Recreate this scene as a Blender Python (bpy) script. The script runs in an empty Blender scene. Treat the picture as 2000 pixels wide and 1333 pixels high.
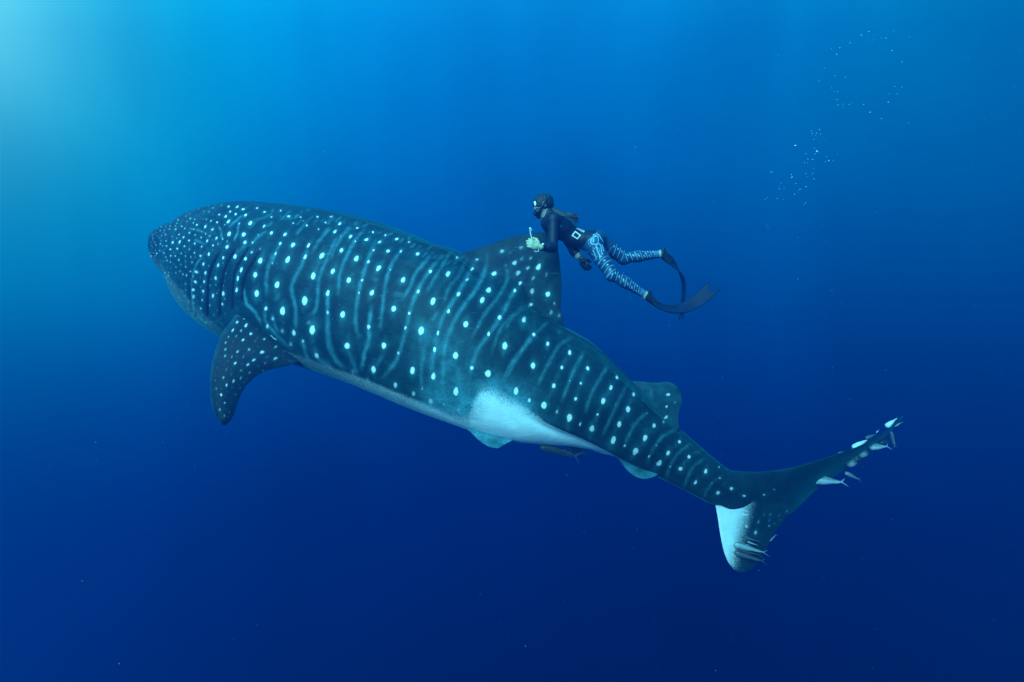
import bpy, math, random
import numpy as np
from mathutils import Vector, Matrix
random.seed(4)
rng = np.random.default_rng(4)
sc = bpy.context.scene
R = math.radians

# ------------------------------------------------------------------ camera
cam_d = bpy.data.cameras.new('camera')
cam = bpy.data.objects.new('camera', cam_d)
sc.collection.objects.link(cam)
cam.location = (0, 0, 0)
cam.rotation_euler = (R(90), 0, 0)
cam_d.sensor_width = 36
cam_d.lens = 22
cam_d.clip_end = 1000
sc.camera = cam
F = 22 / 36 * 2000

# ------------------------------------------------------------------ water light (world) and sun
GLOW = Vector((-0.68, 0.62, 0.40)).normalized()
SUN_FROM = Vector((-0.42, -0.80, 0.52)).normalized()      # direction towards the sun
SUN_STRENGTH = 5.0
SUN_COLOR = (0.24, 0.98, 0.98)
EXPOSURE = 1.38
WATER_LEVEL = 0.53


def water_light(nt, vec):
    """colour of the open water seen along a direction: bright towards the surface, deep blue below"""
    N, L = nt.nodes, nt.links
    sep = N.new('ShaderNodeSeparateXYZ'); L.new(vec, sep.inputs[0])
    mr = N.new('ShaderNodeMapRange'); L.new(sep.outputs['Z'], mr.inputs['Value'])
    mr.inputs['From Min'].default_value = -1; mr.inputs['From Max'].default_value = 1
    ramp = N.new('ShaderNodeValToRGB'); L.new(mr.outputs[0], ramp.inputs[0])
    ramp.color_ramp.interpolation = 'B_SPLINE'
    stops = [(-1.0, (0, .0015, .045)), (-.55, (0, .003, .075)), (-.42, (0, .0055, .100)), (-.30, (0, .010, .135)),
             (-.17, (0, .017, .165)), (-.03, (0, .044, .245)), (.10, (0, .095, .345)), (.22, (0, .135, .415)),
             (.34, (0, .185, .485)), (.47, (0, .262, .580)), (.62, (.01, .40, .75)), (.80, (.03, .52, .90)), (1.0, (.06, .62, 1.0))]
    cr = ramp.color_ramp
    while len(cr.elements) > 1:
        cr.elements.remove(cr.elements[-1])
    cr.elements[0].position = 0
    cr.elements[0].color = (*stops[0][1], 1)
    for z, c in stops[1:]:
        e = cr.elements.new((z + 1) / 2); e.color = (*c, 1)
    out = ramp.outputs[0]

    def lobe(d, k, col, out):
        dt = N.new('ShaderNodeVectorMath'); dt.operation = 'DOT_PRODUCT'
        L.new(vec, dt.inputs[0]); dt.inputs[1].default_value = Vector(d).normalized()
        mx = N.new('ShaderNodeMath'); mx.operation = 'MAXIMUM'; L.new(dt.outputs['Value'], mx.inputs[0]); mx.inputs[1].default_value = 0
        pw = N.new('ShaderNodeMath'); pw.operation = 'POWER'; L.new(mx.outputs[0], pw.inputs[0]); pw.inputs[1].default_value = k
        sv = N.new('ShaderNodeVectorMath'); sv.operation = 'SCALE'; sv.inputs[0].default_value = col
        L.new(pw.outputs[0], sv.inputs['Scale'])
        ad = N.new('ShaderNodeVectorMath'); ad.operation = 'ADD'; L.new(out, ad.inputs[0]); L.new(sv.outputs[0], ad.inputs[1])
        return ad.outputs[0]
    out = lobe(GLOW, 17, (.0, .54, .24), out)
    out = lobe(GLOW, 85, (.34, .44, .24), out)
    out = lobe((.62, .70, .44), 22, (.0, .07, -.02), out)
    # long soft streams of light falling from the bright corner
    mp = N.new('ShaderNodeMapping'); L.new(vec, mp.inputs[0])
    mp.inputs['Rotation'].default_value = (0, R(14), 0)
    mp.inputs['Scale'].default_value = (4.2, 2.0, .55)
    nz = N.new('ShaderNodeTexNoise'); L.new(mp.outputs[0], nz.inputs['Vector']); nz.inputs['Scale'].default_value = 1.8
    nz.inputs['Detail'].default_value = 2.5
    m2 = N.new('ShaderNodeMapRange'); L.new(nz.outputs[0], m2.inputs['Value'])
    m2.inputs['From Min'].default_value = .3; m2.inputs['From Max'].default_value = .7
    m2.inputs['To Min'].default_value = .89; m2.inputs['To Max'].default_value = 1.11
    fin = N.new('ShaderNodeVectorMath'); fin.operation = 'SCALE'; L.new(out, fin.inputs[0]); L.new(m2.outputs[0], fin.inputs['Scale'])
    # slow uneven murk
    n3 = N.new('ShaderNodeTexNoise'); L.new(vec, n3.inputs['Vector']); n3.inputs['Scale'].default_value = 2.3; n3.inputs['Detail'].default_value = 2
    m3 = N.new('ShaderNodeMapRange'); L.new(n3.outputs[0], m3.inputs['Value'])
    for k_, q_ in (('From Min', .3), ('From Max', .7), ('To Min', .80), ('To Max', 1.14)): m3.inputs[k_].default_value = q_
    f3 = N.new('ShaderNodeVectorMath'); f3.operation = 'SCALE'; L.new(fin.outputs[0], f3.inputs[0]); L.new(m3.outputs[0], f3.inputs['Scale']); fin = f3
    # the water darkens steadily away from the bright side
    dt = N.new('ShaderNodeVectorMath'); dt.operation = 'DOT_PRODUCT'; L.new(vec, dt.inputs[0]); dt.inputs[1].default_value = (-.38, 0, .5)
    ad = N.new('ShaderNodeMath'); ad.operation = 'ADD'; L.new(dt.outputs['Value'], ad.inputs[0]); ad.inputs[1].default_value = .98
    f2 = N.new('ShaderNodeVectorMath'); f2.operation = 'SCALE'; L.new(fin.outputs[0], f2.inputs[0]); L.new(ad.outputs[0], f2.inputs['Scale'])
    return f2.outputs[0]


world = bpy.data.worlds.new('World'); sc.world = world; world.use_nodes = True
wn = world.node_tree; wn.nodes.clear()
tc = wn.nodes.new('ShaderNodeTexCoord')
bgn = wn.nodes.new('ShaderNodeBackground'); bgn.inputs['Strength'].default_value = WATER_LEVEL
wo = wn.nodes.new('ShaderNodeOutputWorld')
wn.links.new(water_light(wn, tc.outputs['Generated']), bgn.inputs['Color'])
wn.links.new(bgn.outputs[0], wo.inputs['Surface'])

sun_d = bpy.data.lights.new('sun', 'SUN'); sun = bpy.data.objects.new('sun', sun_d); sc.collection.objects.link(sun)
sun_d.energy = SUN_STRENGTH; sun_d.angle = R(50); sun_d.color = SUN_COLOR
sun.rotation_euler = SUN_FROM.to_track_quat('Z', 'Y').to_euler()
sun.location = SUN_FROM * 20

vs = sc.view_settings
vs.view_transform = 'Standard'; vs.look = 'None'; vs.exposure = EXPOSURE; vs.gamma = 1; vs.use_curve_mapping = False


# ------------------------------------------------------------------ helpers
def P(px, py, d):
    """point that lies at depth d behind photo pixel px, py"""
    return np.array([(px - 1000) / F * d, d, (666.5 - py) / F * d])


def proj(v):
    v = np.asarray(v)
    return v[..., 0] / v[..., 1] * F + 1000, 666.5 - v[..., 2] / v[..., 1] * F


def spline(pts, t):
    """Catmull-Rom through rows of pts at parameters t in 0..len-1"""
    p = np.asarray(pts, float); n = len(p)
    t = np.clip(np.asarray(t, float), 0, n - 1 - 1e-9); i = np.floor(t).astype(int); f = (t - i)[:, None]
    g = lambda k: p[np.clip(k, 0, n - 1)]
    p0 = np.where((i == 0)[:, None], 2 * g(i) - g(i + 1), g(i - 1))
    p3 = np.where((i == n - 2)[:, None], 2 * g(i + 1) - g(i), g(i + 2))
    p1, p2 = g(i), g(i + 1)
    return .5 * ((2 * p1) + (-p0 + p2) * f + (2 * p0 - 5 * p1 + 4 * p2 - p3) * f ** 2 + (-p0 + 3 * p1 - 3 * p2 + p3) * f ** 3)


def even(pts, n):
    t = np.linspace(0, len(pts) - 1, 600); q = spline(pts, t)
    d = np.r_[0, np.cumsum(np.linalg.norm(np.diff(q, axis=0), axis=1))]
    s = np.linspace(0, d[-1], n)
    return np.stack([np.interp(s, d, q[:, k]) for k in range(q.shape[1])], 1)


def norm(v):
    return v / np.maximum(np.linalg.norm(v, axis=-1, keepdims=True), 1e-9)


def grid_faces(nu, nv, wrap=False, off=0, flip=False):
    i = np.arange(nu - 1)[:, None]; j = np.arange(nv if wrap else nv - 1)[None]
    j2 = (j + 1) % nv
    f = np.stack([i * nv + j, i * nv + j2, (i + 1) * nv + j2, (i + 1) * nv + j], -1).reshape(-1, 4)
    if flip: f = f[:, ::-1]
    return f + off


def make_mesh(name, verts, quads, attrs=None, smooth=True):
    me = bpy.data.meshes.new(name)
    verts = np.asarray(verts, np.float32); quads = np.asarray(quads, np.int32)
    k = quads.shape[1]
    me.vertices.add(len(verts)); me.vertices.foreach_set('co', verts.ravel())
    me.loops.add(len(quads) * k); me.loops.foreach_set('vertex_index', quads.ravel())
    me.polygons.add(len(quads)); me.polygons.foreach_set('loop_start', np.arange(len(quads), dtype=np.int32) * k)
    me.polygons.foreach_set('use_smooth', np.full(len(quads), smooth))
    me.update(calc_edges=True)
    for a, v in (attrs or {}).items():
        at = me.attributes.new(a, 'FLOAT', 'POINT'); at.data.foreach_set('value', np.asarray(v, np.float32))
    me.validate()
    return me


def link(name, me, mat, parent=None, loc=None):
    o = bpy.data.objects.new(name, me); sc.collection.objects.link(o)
    if me is not None and mat is not None and not me.materials: me.materials.append(mat)
    if parent is not None: o.parent = parent
    if loc is not None: o.location = loc
    return o


def tag(o, label=None, cat=None, group=None, kind=None):
    if label: o['label'] = label
    if cat: o['category'] = cat
    if group: o['group'] = group
    if kind: o['kind'] = kind
    return o


def empty(name, loc):
    o = bpy.data.objects.new(name, None); sc.collection.objects.link(o); o.location = loc; o.empty_display_size = .1
    return o


def ss(a, b, x):
    t = np.clip((x - a) / (b - a), 0, 1); return t * t * (3 - 2 * t)


class Nodes:
    def __init__(s, mat):
        s.nt = mat.node_tree; s.N = s.nt.nodes; s.L = s.nt.links

    def v(s, sock, val):
        if hasattr(val, 'is_output') or isinstance(val, bpy.types.NodeSocket): s.L.new(val, sock)
        else: sock.default_value = val

    def math(s, op, a, b=0.0, clamp=False):
        n = s.N.new('ShaderNodeMath'); n.operation = op; n.use_clamp = clamp; s.v(n.inputs[0], a); s.v(n.inputs[1], b); return n.outputs[0]

    def mix(s, f, a, b):
        n = s.N.new('ShaderNodeMix'); n.data_type = 'RGBA'; s.v(n.inputs[0], f)
        s.v(n.inputs[6], a if not isinstance(a, tuple) else (*a, 1)); s.v(n.inputs[7], b if not isinstance(b, tuple) else (*b, 1)); return n.outputs[2]

    def noise(s, scale, detail=3, rough=.5, vec=None):
        n = s.N.new('ShaderNodeTexNoise'); n.inputs['Scale'].default_value = scale; n.inputs['Detail'].default_value = detail
        n.inputs['Roughness'].default_value = rough
        if vec is None: vec = s.coord()
        s.L.new(vec, n.inputs['Vector']); return n.outputs[0]

    def coord(s):
        if not hasattr(s, '_c'): s._c = s.N.new('ShaderNodeTexCoord').outputs['Object']
        return s._c

    def attr(s, name):
        n = s.N.new('ShaderNodeAttribute'); n.attribute_name = name; return n.outputs['Fac']

    def rng(s, x, a, b, c=0., d=1.):
        n = s.N.new('ShaderNodeMapRange'); s.v(n.inputs[0], x)
        for k, q in zip((1, 2, 3, 4), (a, b, c, d)): n.inputs[k].default_value = q
        n.interpolation_type = 'SMOOTHSTEP'; return n.outputs[0]


def material(name, color=(.5, .5, .5), rough=.6, spec=.3, bump=None, vary=.25, scale=12):
    m = bpy.data.materials.new(name); m.use_nodes = True
    b = m.node_tree.nodes['Principled BSDF']; q = Nodes(m)
    b.inputs['Roughness'].default_value = rough; b.inputs['Specular IOR Level'].default_value = spec
    nz = q.noise(scale, 4)
    lo = tuple(c * (1 - vary) for c in color); hi = tuple(min(1, c * (1 + vary)) for c in color)
    q.L.new(q.mix(q.rng(nz, .3, .7), lo, hi), b.inputs['Base Color'])
    if bump:
        bp = q.N.new('ShaderNodeBump'); bp.inputs['Distance'].default_value = bump
        bp.inputs['Strength'].default_value = .5
        q.L.new(q.noise(scale * 4, 3), bp.inputs['Height']); q.L.new(bp.outputs[0], b.inputs['Normal'])
    return m


# ------------------------------------------------------------------ the water itself
def build_water():
    nu, nv, rad = 49, 128, 120.0
    # the side the camera faces, from the depths to just above the view; daylight enters over it and from behind
    el = np.linspace(-R(89.9), R(31), nu)[:, None]; az = np.linspace(-R(25), R(205), nv)[None]
    v = np.stack([rad * np.cos(el) * np.cos(az), rad * np.cos(el) * np.sin(az), rad * np.sin(el) * np.ones_like(az)], -1).reshape(-1, 3)
    me = make_mesh('water', v, grid_faces(nu, nv, False, flip=True))
    m = bpy.data.materials.new('open_water'); m.use_nodes = True; nt = m.node_tree; nt.nodes.clear()
    t = nt.nodes.new('ShaderNodeTexCoord'); nn = nt.nodes.new('ShaderNodeVectorMath'); nn.operation = 'NORMALIZE'
    nt.links.new(t.outputs['Object'], nn.inputs[0])
    e = nt.nodes.new('ShaderNodeEmission'); nt.links.new(water_light(nt, nn.outputs[0]), e.inputs['Color']); e.inputs['Strength'].default_value = WATER_LEVEL
    o = nt.nodes.new('ShaderNodeOutputMaterial'); nt.links.new(e.outputs[0], o.inputs['Surface'])
    m.cycles.emission_sampling = 'NONE'
    tag(link('water', me, m), kind='structure')


build_water()
HAZE_DENSITY = 0.060


def build_haze():
    x, y0, y1, z0, z1 = 11, -2.5, 13, -7.5, 6.5
    v = [(-x, y0, z0), (x, y0, z0), (x, y1, z0), (-x, y1, z0), (-x, y0, z1), (x, y0, z1), (x, y1, z1), (-x, y1, z1)]
    f = [(0, 3, 2, 1), (4, 5, 6, 7), (0, 1, 5, 4), (1, 2, 6, 5), (2, 3, 7, 6), (3, 0, 4, 7)]
    me = make_mesh('haze', v, f, smooth=False)
    m = bpy.data.materials.new('water_haze'); m.use_nodes = True; nt = m.node_tree; nt.nodes.clear()
    o = nt.nodes.new('ShaderNodeOutputMaterial'); pv = nt.nodes.new('ShaderNodeVolumePrincipled')
    pv.inputs['Color'].default_value = (.002, .13, .58, 1); pv.inputs['Density'].default_value = HAZE_DENSITY
    pv.inputs['Anisotropy'].default_value = .55
    nt.links.new(pv.outputs[0], o.inputs['Volume'])
    tag(link('haze', me, m), kind='stuff')


if HAZE_DENSITY > 0: build_haze()

# ------------------------------------------------------------------ whale shark markings, read off in photo pixels
SPOTS = []   # px, py, half-width px, brightness


def crop(ox, oy, sc_, items):
    for k in items.split():
        a = k.split(','); SPOTS.append((ox + float(a[0]) / sc_, oy + float(a[1]) / sc_, float(a[2]) / sc_, float(a[3])))


crop(270, 390, 8.885, '''398,475,10,.8 558,463,10,.8 645,460,10,.7 648,510,13,.95 750,460,12,.9 803,495,14,.9 545,520,11,.7 375,540,9,.7
445,538,9,.6 688,345,11,.8 573,400,10,.6 665,412,11,.7 728,415,9,.5 843,378,11,.7 903,332,11,.9 977,340,12,.8 950,407,13,.8 1020,442,17,1
1168,473,20,1 1288,522,20,1 1373,400,18,.9 1265,378,16,.75 1190,342,14,.7 1145,340,11,.6 1090,325,12,.5 1060,288,10,.5 1142,215,13,.6
1230,215,14,.6 1300,265,14,.35 1408,272,18,1 1525,300,17,.9 1602,212,14,1 1573,132,15,.95 1445,108,15,.5 1690,262,15,1 1720,130,16,.7
1568,385,20,1 1405,475,13,.6 482,618,14,.8 590,642,13,.7 707,603,18,.8 780,652,18,.95 880,573,17,.8 990,620,13,.8 1092,657,17,.8
1105,560,14,.7 1168,597,15,.8 1242,632,16,.7 1340,595,13,.5 1362,677,20,1 1195,720,19,.9 1278,703,14,.6 1296,803,18,.95 1100,817,17,.9
985,765,18,.9 878,714,18,.85 718,737,20,.95 595,750,19,.95 485,715,14,.75 383,770,13,.75 487,812,16,.8 425,805,12,.6 307,793,11,.7
285,745,9,.7 258,705,8,.6 252,662,7,.6 372,672,10,.7 332,640,9,.6 315,572,8,.5 372,893,14,.75 418,895,10,.5 448,927,16,.8 300,880,9,.6
560,865,18,.95 677,857,18,.95 800,817,16,.85 888,862,16,.7 617,915,13,.6 748,940,15,.8 815,910,12,.5 978,922,18,.85 565,980,15,.9
645,983,14,.9 823,987,14,.85 915,998,13,.7 985,1000,14,.55 1067,977,16,.95 1230,948,20,.95 1205,862,14,.45 1295,868,13,.5 1078,885,15,.4
470,1005,15,.7 500,1065,15,.7 555,1088,14,.85 620,1122,10,.7 705,1047,18,.8 822,1075,14,.5 937,1088,16,.85 740,1132,14,.7 658,1168,12,.7
832,1163,14,.85 1132,1118,24,.9 1130,1035,15,.4 733,1243,13,.75 902,1247,16,.75 1018,1258,26,.85 1170,1278,20,.95 660,1280,14,.7
775,1297,14,.75 845,1312,13,.8 565,1190,14,.4 500,1170,14,.4 378,1050,13,.4 1580,600,24,1 1540,827,21,1 1465,685,15,.7 1475,1015,24,.9
1383,1140,26,.85 1680,988,26,1 1545,730,14,.5 1480,895,14,.4 1350,1045,18,.3 1365,1248,18,.35 230,800,7,.5 225,745,6,.45 215,860,7,.5
245,610,7,.5 285,600,7,.5 325,495,7,.45 480,465,8,.5 640,330,9,.45 750,370,9,.5 995,275,9,.45 1120,250,10,.4 650,790,12,.35 725,808,12,.3
800,570,12,.35 455,578,11,.6 668,675,13,.6 692,925,12,.35 880,910,12,.3 250,830,8,.5 245,890,8,.4''')
crop(270, 500, 8.33, '''848,250,15,.6 688,248,12,.7 620,283,13,.7 728,297,13,.6 792,318,14,.75 1100,282,20,.95 905,330,18,.5
1010,350,16,.4 935,428,24,.85 1075,425,22,.85 1255,360,25,.85 1278,255,16,.4 775,460,17,.6 1148,487,16,.75 1018,500,18,.45 903,553,26,.85
1055,580,26,.8 770,550,16,.5 715,580,16,.5 1215,550,17,.35 1208,650,28,.8 1375,617,27,.85 905,663,23,.7 968,637,18,.35 765,655,15,.6
815,745,13,.6 1033,720,20,.7 905,770,20,.5 957,740,14,.4 1148,805,22,.55 1360,790,22,.8 1008,857,20,.65 1150,890,15,.35 1225,962,24,.4
1035,970,18,.4 1615,368,20,.9 1600,555,22,.9 600,350,16,.3 660,345,15,.3 560,280,14,.3 710,380,15,.35 840,380,16,.35 710,470,16,.35''')
crop(430, 390, 8.885, '''300,132,17,.7 395,175,16,.85 640,142,14,.8 770,212,16,.85 890,292,13,.8 1052,190,14,.7 1190,293,16,.85
1400,308,14,.75 1693,313,14,.9 1268,418,12,.8 1503,458,14,1 1707,525,12,1 440,270,17,.85 518,408,22,1 755,460,20,.65 330,412,15,.75
888,580,22,1 1125,605,22,1 660,607,15,.5 410,608,26,1 432,743,22,1 558,742,18,.65 1040,765,22,.8 1262,790,30,1 1535,800,22,.95
545,915,22,.6 438,1030,25,.95 688,850,13,.7 693,1060,34,1 368,1222,25,1 1170,1045,34,1 1473,998,26,.85 958,940,18,.65 905,1100,16,.5
1765,980,34,1 1617,1305,26,.9 610,1310,32,.95 1445,380,12,.5 1040,285,11,.4 1530,190,14,.3 1410,225,14,.3''')
crop(430, 520, 6.665, '''478,358,27,1 743,243,29,1 1210,130,25,.95 1097,453,33,1 810,585,31,1 1198,830,34,1 598,555,20,.8
612,785,22,.6 683,690,18,.5 805,850,22,.4 955,873,24,.65 915,1020,25,.4 1260,1160,28,.6 1075,980,22,.5 1150,735,38,.3''')
crop(620, 400, 8.885, '''388,333,17,.95 240,212,16,.6 142,313,14,.8 305,468,20,1 693,398,16,.8 572,550,20,.95 400,548,15,.5
962,467,15,.95 1177,522,14,.9 848,600,23,1 1078,642,19,.95 1375,597,19,1 1590,655,20,.5 972,790,16,.7 1222,805,24,1 1445,818,20,.6
1738,865,26,1 415,793,25,.95 655,635,16,.6 673,933,30,1 882,985,18,.85 1060,1100,32,1 270,1158,30,.95 548,1310,35,1 775,1310,20,.7
1485,1310,34,1 1265,1135,14,.6''')
crop(620, 540, 8.885, '''945,285,34,1 437,665,38,1 180,290,30,.85 178,630,22,.65 725,290,16,.6 1325,562,36,1 1752,268,28,.9
1588,640,22,.9 1527,895,20,.9 890,880,28,.7 520,1205,42,.95 1150,1205,36,.95''')
crop(600, 680, 8.885, '180,140,30,.5 1145,380,38,.8 790,420,36,.35 1530,650,34,.6 1580,95,22,.6 400,330,28,.35 1045,555,30,.35')
crop(800, 450, 8.885, '''360,718,23,.95 668,752,34,1 825,472,18,.7 1170,510,22,.5 1085,672,22,.75 998,850,24,.65 408,1232,38,1
848,1105,26,1 1370,1040,36,.95 1265,1210,34,1 1465,750,32,.95 1610,360,24,.5''')
crop(800, 590, 8.885, '''677,160,26,.95 200,500,44,1 490,540,22,.8 435,828,25,1 973,388,38,1 797,930,42,1 1375,557,26,.9
1560,275,22,.6 1650,765,38,1 1078,1145,30,.95 1358,1245,46,1 50,1190,38,.9 415,1290,36,.85 1188,430,10,.6''')
crop(780, 720, 7.84, '868,350,36,.95 220,385,34,.5 480,500,36,.5 680,545,20,.5 905,640,30,.4 350,300,24,.4')
crop(960, 450, 6.665, '''300,425,30,.55 347,557,26,.5 368,693,20,.75 303,792,20,.8 470,492,22,.45 612,478,30,.7 545,625,22,.45
530,795,28,.5 732,835,30,.85 820,955,18,.4 715,580,20,.35 508,362,22,.4 385,225,26,.4 138,275,28,.45 185,460,22,.3 495,970,22,.85
105,1135,26,.8 420,1165,26,1 778,1072,24,.4 878,1110,22,.35 240,300,20,.25 395,370,22,.35''')
crop(980, 620, 8.885, '''555,300,27,.9 800,462,28,1 540,840,36,1 1182,608,24,.95 1040,872,24,.85 1495,885,24,1 1370,1150,18,.9
905,1190,30,1 250,1280,38,1 1005,250,22,.25 362,580,14,.6 212,768,10,.5 1177,1105,8,.7''')
crop(1030, 720, 7.405, '''30,460,25,.75 238,535,36,1 697,440,20,.95 430,625,22,.5 607,712,34,1 762,805,18,.7 935,872,32,1
1015,665,18,.75 1098,472,30,1 1208,278,24,.95 1293,128,17,.95 1455,590,28,1 1330,810,26,1 1245,1040,32,1 1408,1115,18,.5 905,410,10,.5''')
crop(1160, 680, 6.665, '''520,603,20,.75 787,1012,22,.95 665,1172,25,1 907,960,14,.5 968,608,20,.7 945,768,14,.6 940,905,20,.75
1053,710,18,.35 1110,1222,18,.85 645,680,8,.5 695,845,10,.5''')
crop(1200, 830, 7.404, '''303,383,32,1 150,298,16,.6 775,410,24,1 648,560,28,1 500,460,14,.8 605,295,12,.5 1077,465,22,.85
960,640,24,.95 810,610,14,.5 1322,670,20,1 1168,830,18,.95 1508,612,9,.8 1525,768,14,.5 1413,843,12,.5 1495,985,20,.95 1693,925,18,.9''')
crop(1340, 780, 3.702, '''420,698,8,.9 497,760,9,.95 562,690,7,.6 637,655,6,.6 610,832,6,.4 670,840,6,.4 730,810,6,.5 525,888,7,.4
600,877,5,.5 600,915,6,.5 437,920,12,.6 503,963,9,.6 640,900,5,.4 560,840,5,.4 480,850,5,.35 680,875,5,.35''')
PEC0 = len(SPOTS)
crop(400, 620, 6.06, '''382,60,17,.8 468,18,13,.7 487,95,17,.85 333,155,16,.75 428,158,14,.65 543,195,19,.85 280,235,13,.6 372,225,14,.55
452,270,16,.85 582,58,10,.8 612,140,12,.5 682,133,9,.6 338,290,12,.4 248,303,15,.65 242,378,16,.65 242,460,15,.6 320,468,14,.55
385,405,16,.7 385,465,14,.35 455,468,14,.45 527,385,17,.65 578,410,14,.35 627,350,12,.45 597,282,13,.5 622,245,10,.4 707,257,14,.75
838,353,15,.65 933,400,20,.4 680,415,21,.85 740,470,13,.5 837,490,20,.7 577,505,18,.8 508,560,18,.75 445,548,12,.4 357,543,17,.85
280,520,12,.4 180,530,12,.35 148,600,14,.35 255,622,13,.45 318,620,12,.3 432,628,14,.6 528,660,13,.6 218,717,15,.65 312,680,14,.4
122,680,14,.3 122,750,13,.4 425,718,13,.6 337,757,16,.7 255,802,15,.8 137,842,13,.5 195,850,12,.35 325,835,12,.4 270,880,18,.3
195,918,14,.85 365,912,9,.6 415,838,10,.5 237,1017,12,.75 140,1025,12,.35 248,940,10,.4 302,1010,10,.4 177,1095,14,.65 252,1092,12,.4
287,1120,10,.5 205,1135,12,.35 230,1168,13,.55 275,1185,10,.4 240,1230,10,.3 712,540,18,.45 625,575,16,.35 690,630,9,.5 900,602,8,.5
845,572,10,.3 1012,520,16,.35 925,465,20,.3 460,770,9,.4 395,800,8,.35 500,730,8,.4 320,345,14,.3 395,340,12,.35 170,470,12,.25
345,580,10,.3 390,690,10,.3 230,560,12,.3 180,640,10,.3 150,915,12,.25 175,990,10,.3 230,1070,10,.3 300,960,8,.35 330,1030,8,.3''')

LINES = []   # (points in px, half width px, brightness)


def lines(ox, oy, sc_, txt):
    for ln in txt.strip().split('\n'):
        a = ln.split(); w, b = map(float, a[0].split(','))
        LINES.append(([(ox + float(p.split(',')[0]) / sc_, oy + float(p.split(',')[1]) / sc_) for p in a[1:]], w, b))


lines(640, 380, 2.665, '''4,.40 120,160 60,240 10,340
4,.42 200,170 140,240 95,330 65,410 55,520
4.5,.42 250,240 205,350 170,470 150,580 148,680 160,740
4,.45 385,290 330,370 300,470 285,590 275,690
4.5,.50 230,580 215,690 215,760 190,830 175,910
4,.38 545,310 460,410 430,480 390,550
4.5,.48 590,320 530,400 480,480 440,570 410,690 370,830 340,890 280,960
4,.30 640,300 560,430 510,520
4,.30 725,330 690,410 630,490 600,570
5,.45 775,340 720,440 650,560 590,660 560,790 545,860 545,1000
5,.42 830,310 820,390 775,490 700,590 650,680 610,800 600,930 600,1070
4,.32 925,360 935,440 890,530 820,620 780,690 735,780
5,.45 1000,470 950,540 900,640 830,740 780,810 745,920 735,1040
4,.28 1066,590 980,620 900,700 850,830
4,.45 1066,730 1010,810 950,890 900,990
5,.45 0,600 5,740 40,850 85,905
5,.35 500,790 490,900 490,1010
5,.3 575,610 540,660
5,.25 290,830 265,870 240,910
6,.22 340,520 410,530
7,.2 430,790 500,800
7,.18 660,880 690,950 720,990
6,.2 230,430 260,450
5,.28 100,800 130,870 150,940
5,.3 665,1040 680,1120''')
lines(270, 370, 2.665, '''3,.5 345,330 290,420 280,520 285,600 305,640
2.5,.5 265,205 300,210 345,225
2.5,.45 290,260 320,275 350,290
2.5,.6 525,170 515,230 500,265
2.5,.5 425,195 440,262
2.5,.35 670,210 620,250 560,310
4,.42 710,320 685,380 670,450 668,550
3,.45 745,270 715,330 695,390
4.5,.42 885,300 850,400 810,470 798,530 815,600 818,690 808,740
3.5,.55 545,500 555,560 570,600 610,640 640,700
4,.4 1040,240 975,380 940,480 925,620 870,670
4,.4 1000,200 950,260 905,330
3,.35 880,170 820,240
4.5,.5 985,520 985,690 990,800 1030,890 1066,930
4,.4 665,600 660,680 700,740 790,830
3.5,.35 700,650 715,720 740,750
4,.4 855,780 870,850 890,890
5,.45 920,830 940,880 1000,920
2.5,.45 545,130 510,165 470,200
2.5,.35 610,170 570,210
2.5,.3 790,110 760,140 735,160
2.5,.3 700,95 690,125 640,150 600,160
3,.3 700,170 650,200
4,.25 740,540 710,580
3,.3 560,290 520,330 490,370
3,.35 300,640 330,680 380,710''')
lines(980, 560, 3.03, '''4,.38 410,300 340,350 280,450 240,530 205,600
4,.36 490,380 440,470 400,560 355,680
4,.38 625,470 560,580 520,660 495,740
4,.34 745,570 690,680 640,790 595,890
4,.3 885,600 890,680
4,.36 865,745 800,800 760,870 725,940
4,.36 1035,840 950,890 890,970 860,1050
4,.32 1120,930 1050,980 1000,1060 970,1130
3.5,.32 1200,1020 1140,1060 1100,1130 1080,1170
3,.32 1250,1160 1215,1200 1195,1235
4,.42 190,290 120,380 60,480 20,560
4,.3 270,210 190,290
4,.28 150,110 80,160 20,250
5,.16 400,400 350,480 305,590 260,700
5,.16 505,490 470,570 430,670
5,.18 680,540 600,680 560,780 535,840
5,.18 780,640 740,730 690,820 655,910
5,.18 905,820 850,900 790,970
5,.16 1045,920 985,990 930,1050
4,.2 1290,1130 1250,1160
4,.2 1180,970 1105,1010 1060,1080''')
# faint trailing marks on the back near the ridge
for k in range(34):
    x = 560 + k * 10.5 + rng.uniform(-3, 3); y = np.interp(x, [560, 620, 680, 740, 800, 850, 900], [401, 408, 419, 434, 455, 474, 488]) + rng.uniform(7, 26)
    L_ = rng.uniform(6, 16); LINES.append(([(x, y), (x - L_ * .75, y + L_ * .62)], rng.uniform(1.6, 3.2), rng.uniform(.15, .34)))
LINES.append(([(400 + a / 6.06, 620 + b / 6.06) for a, b in ((770, 222), (795, 222), (800, 248), (825, 255), (845, 268))], 1.0, 1.5))
LINES.append(([(1340 + a / 3.702, 780 + b / 3.702) for a, b in ((380, 795), (420, 803), (455, 810))], 1.6, 1.2))
LINES.append(([(1340 + a / 3.702, 780 + b / 3.702) for a, b in ((400, 835), (455, 838))], 2.5, .9))


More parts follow.
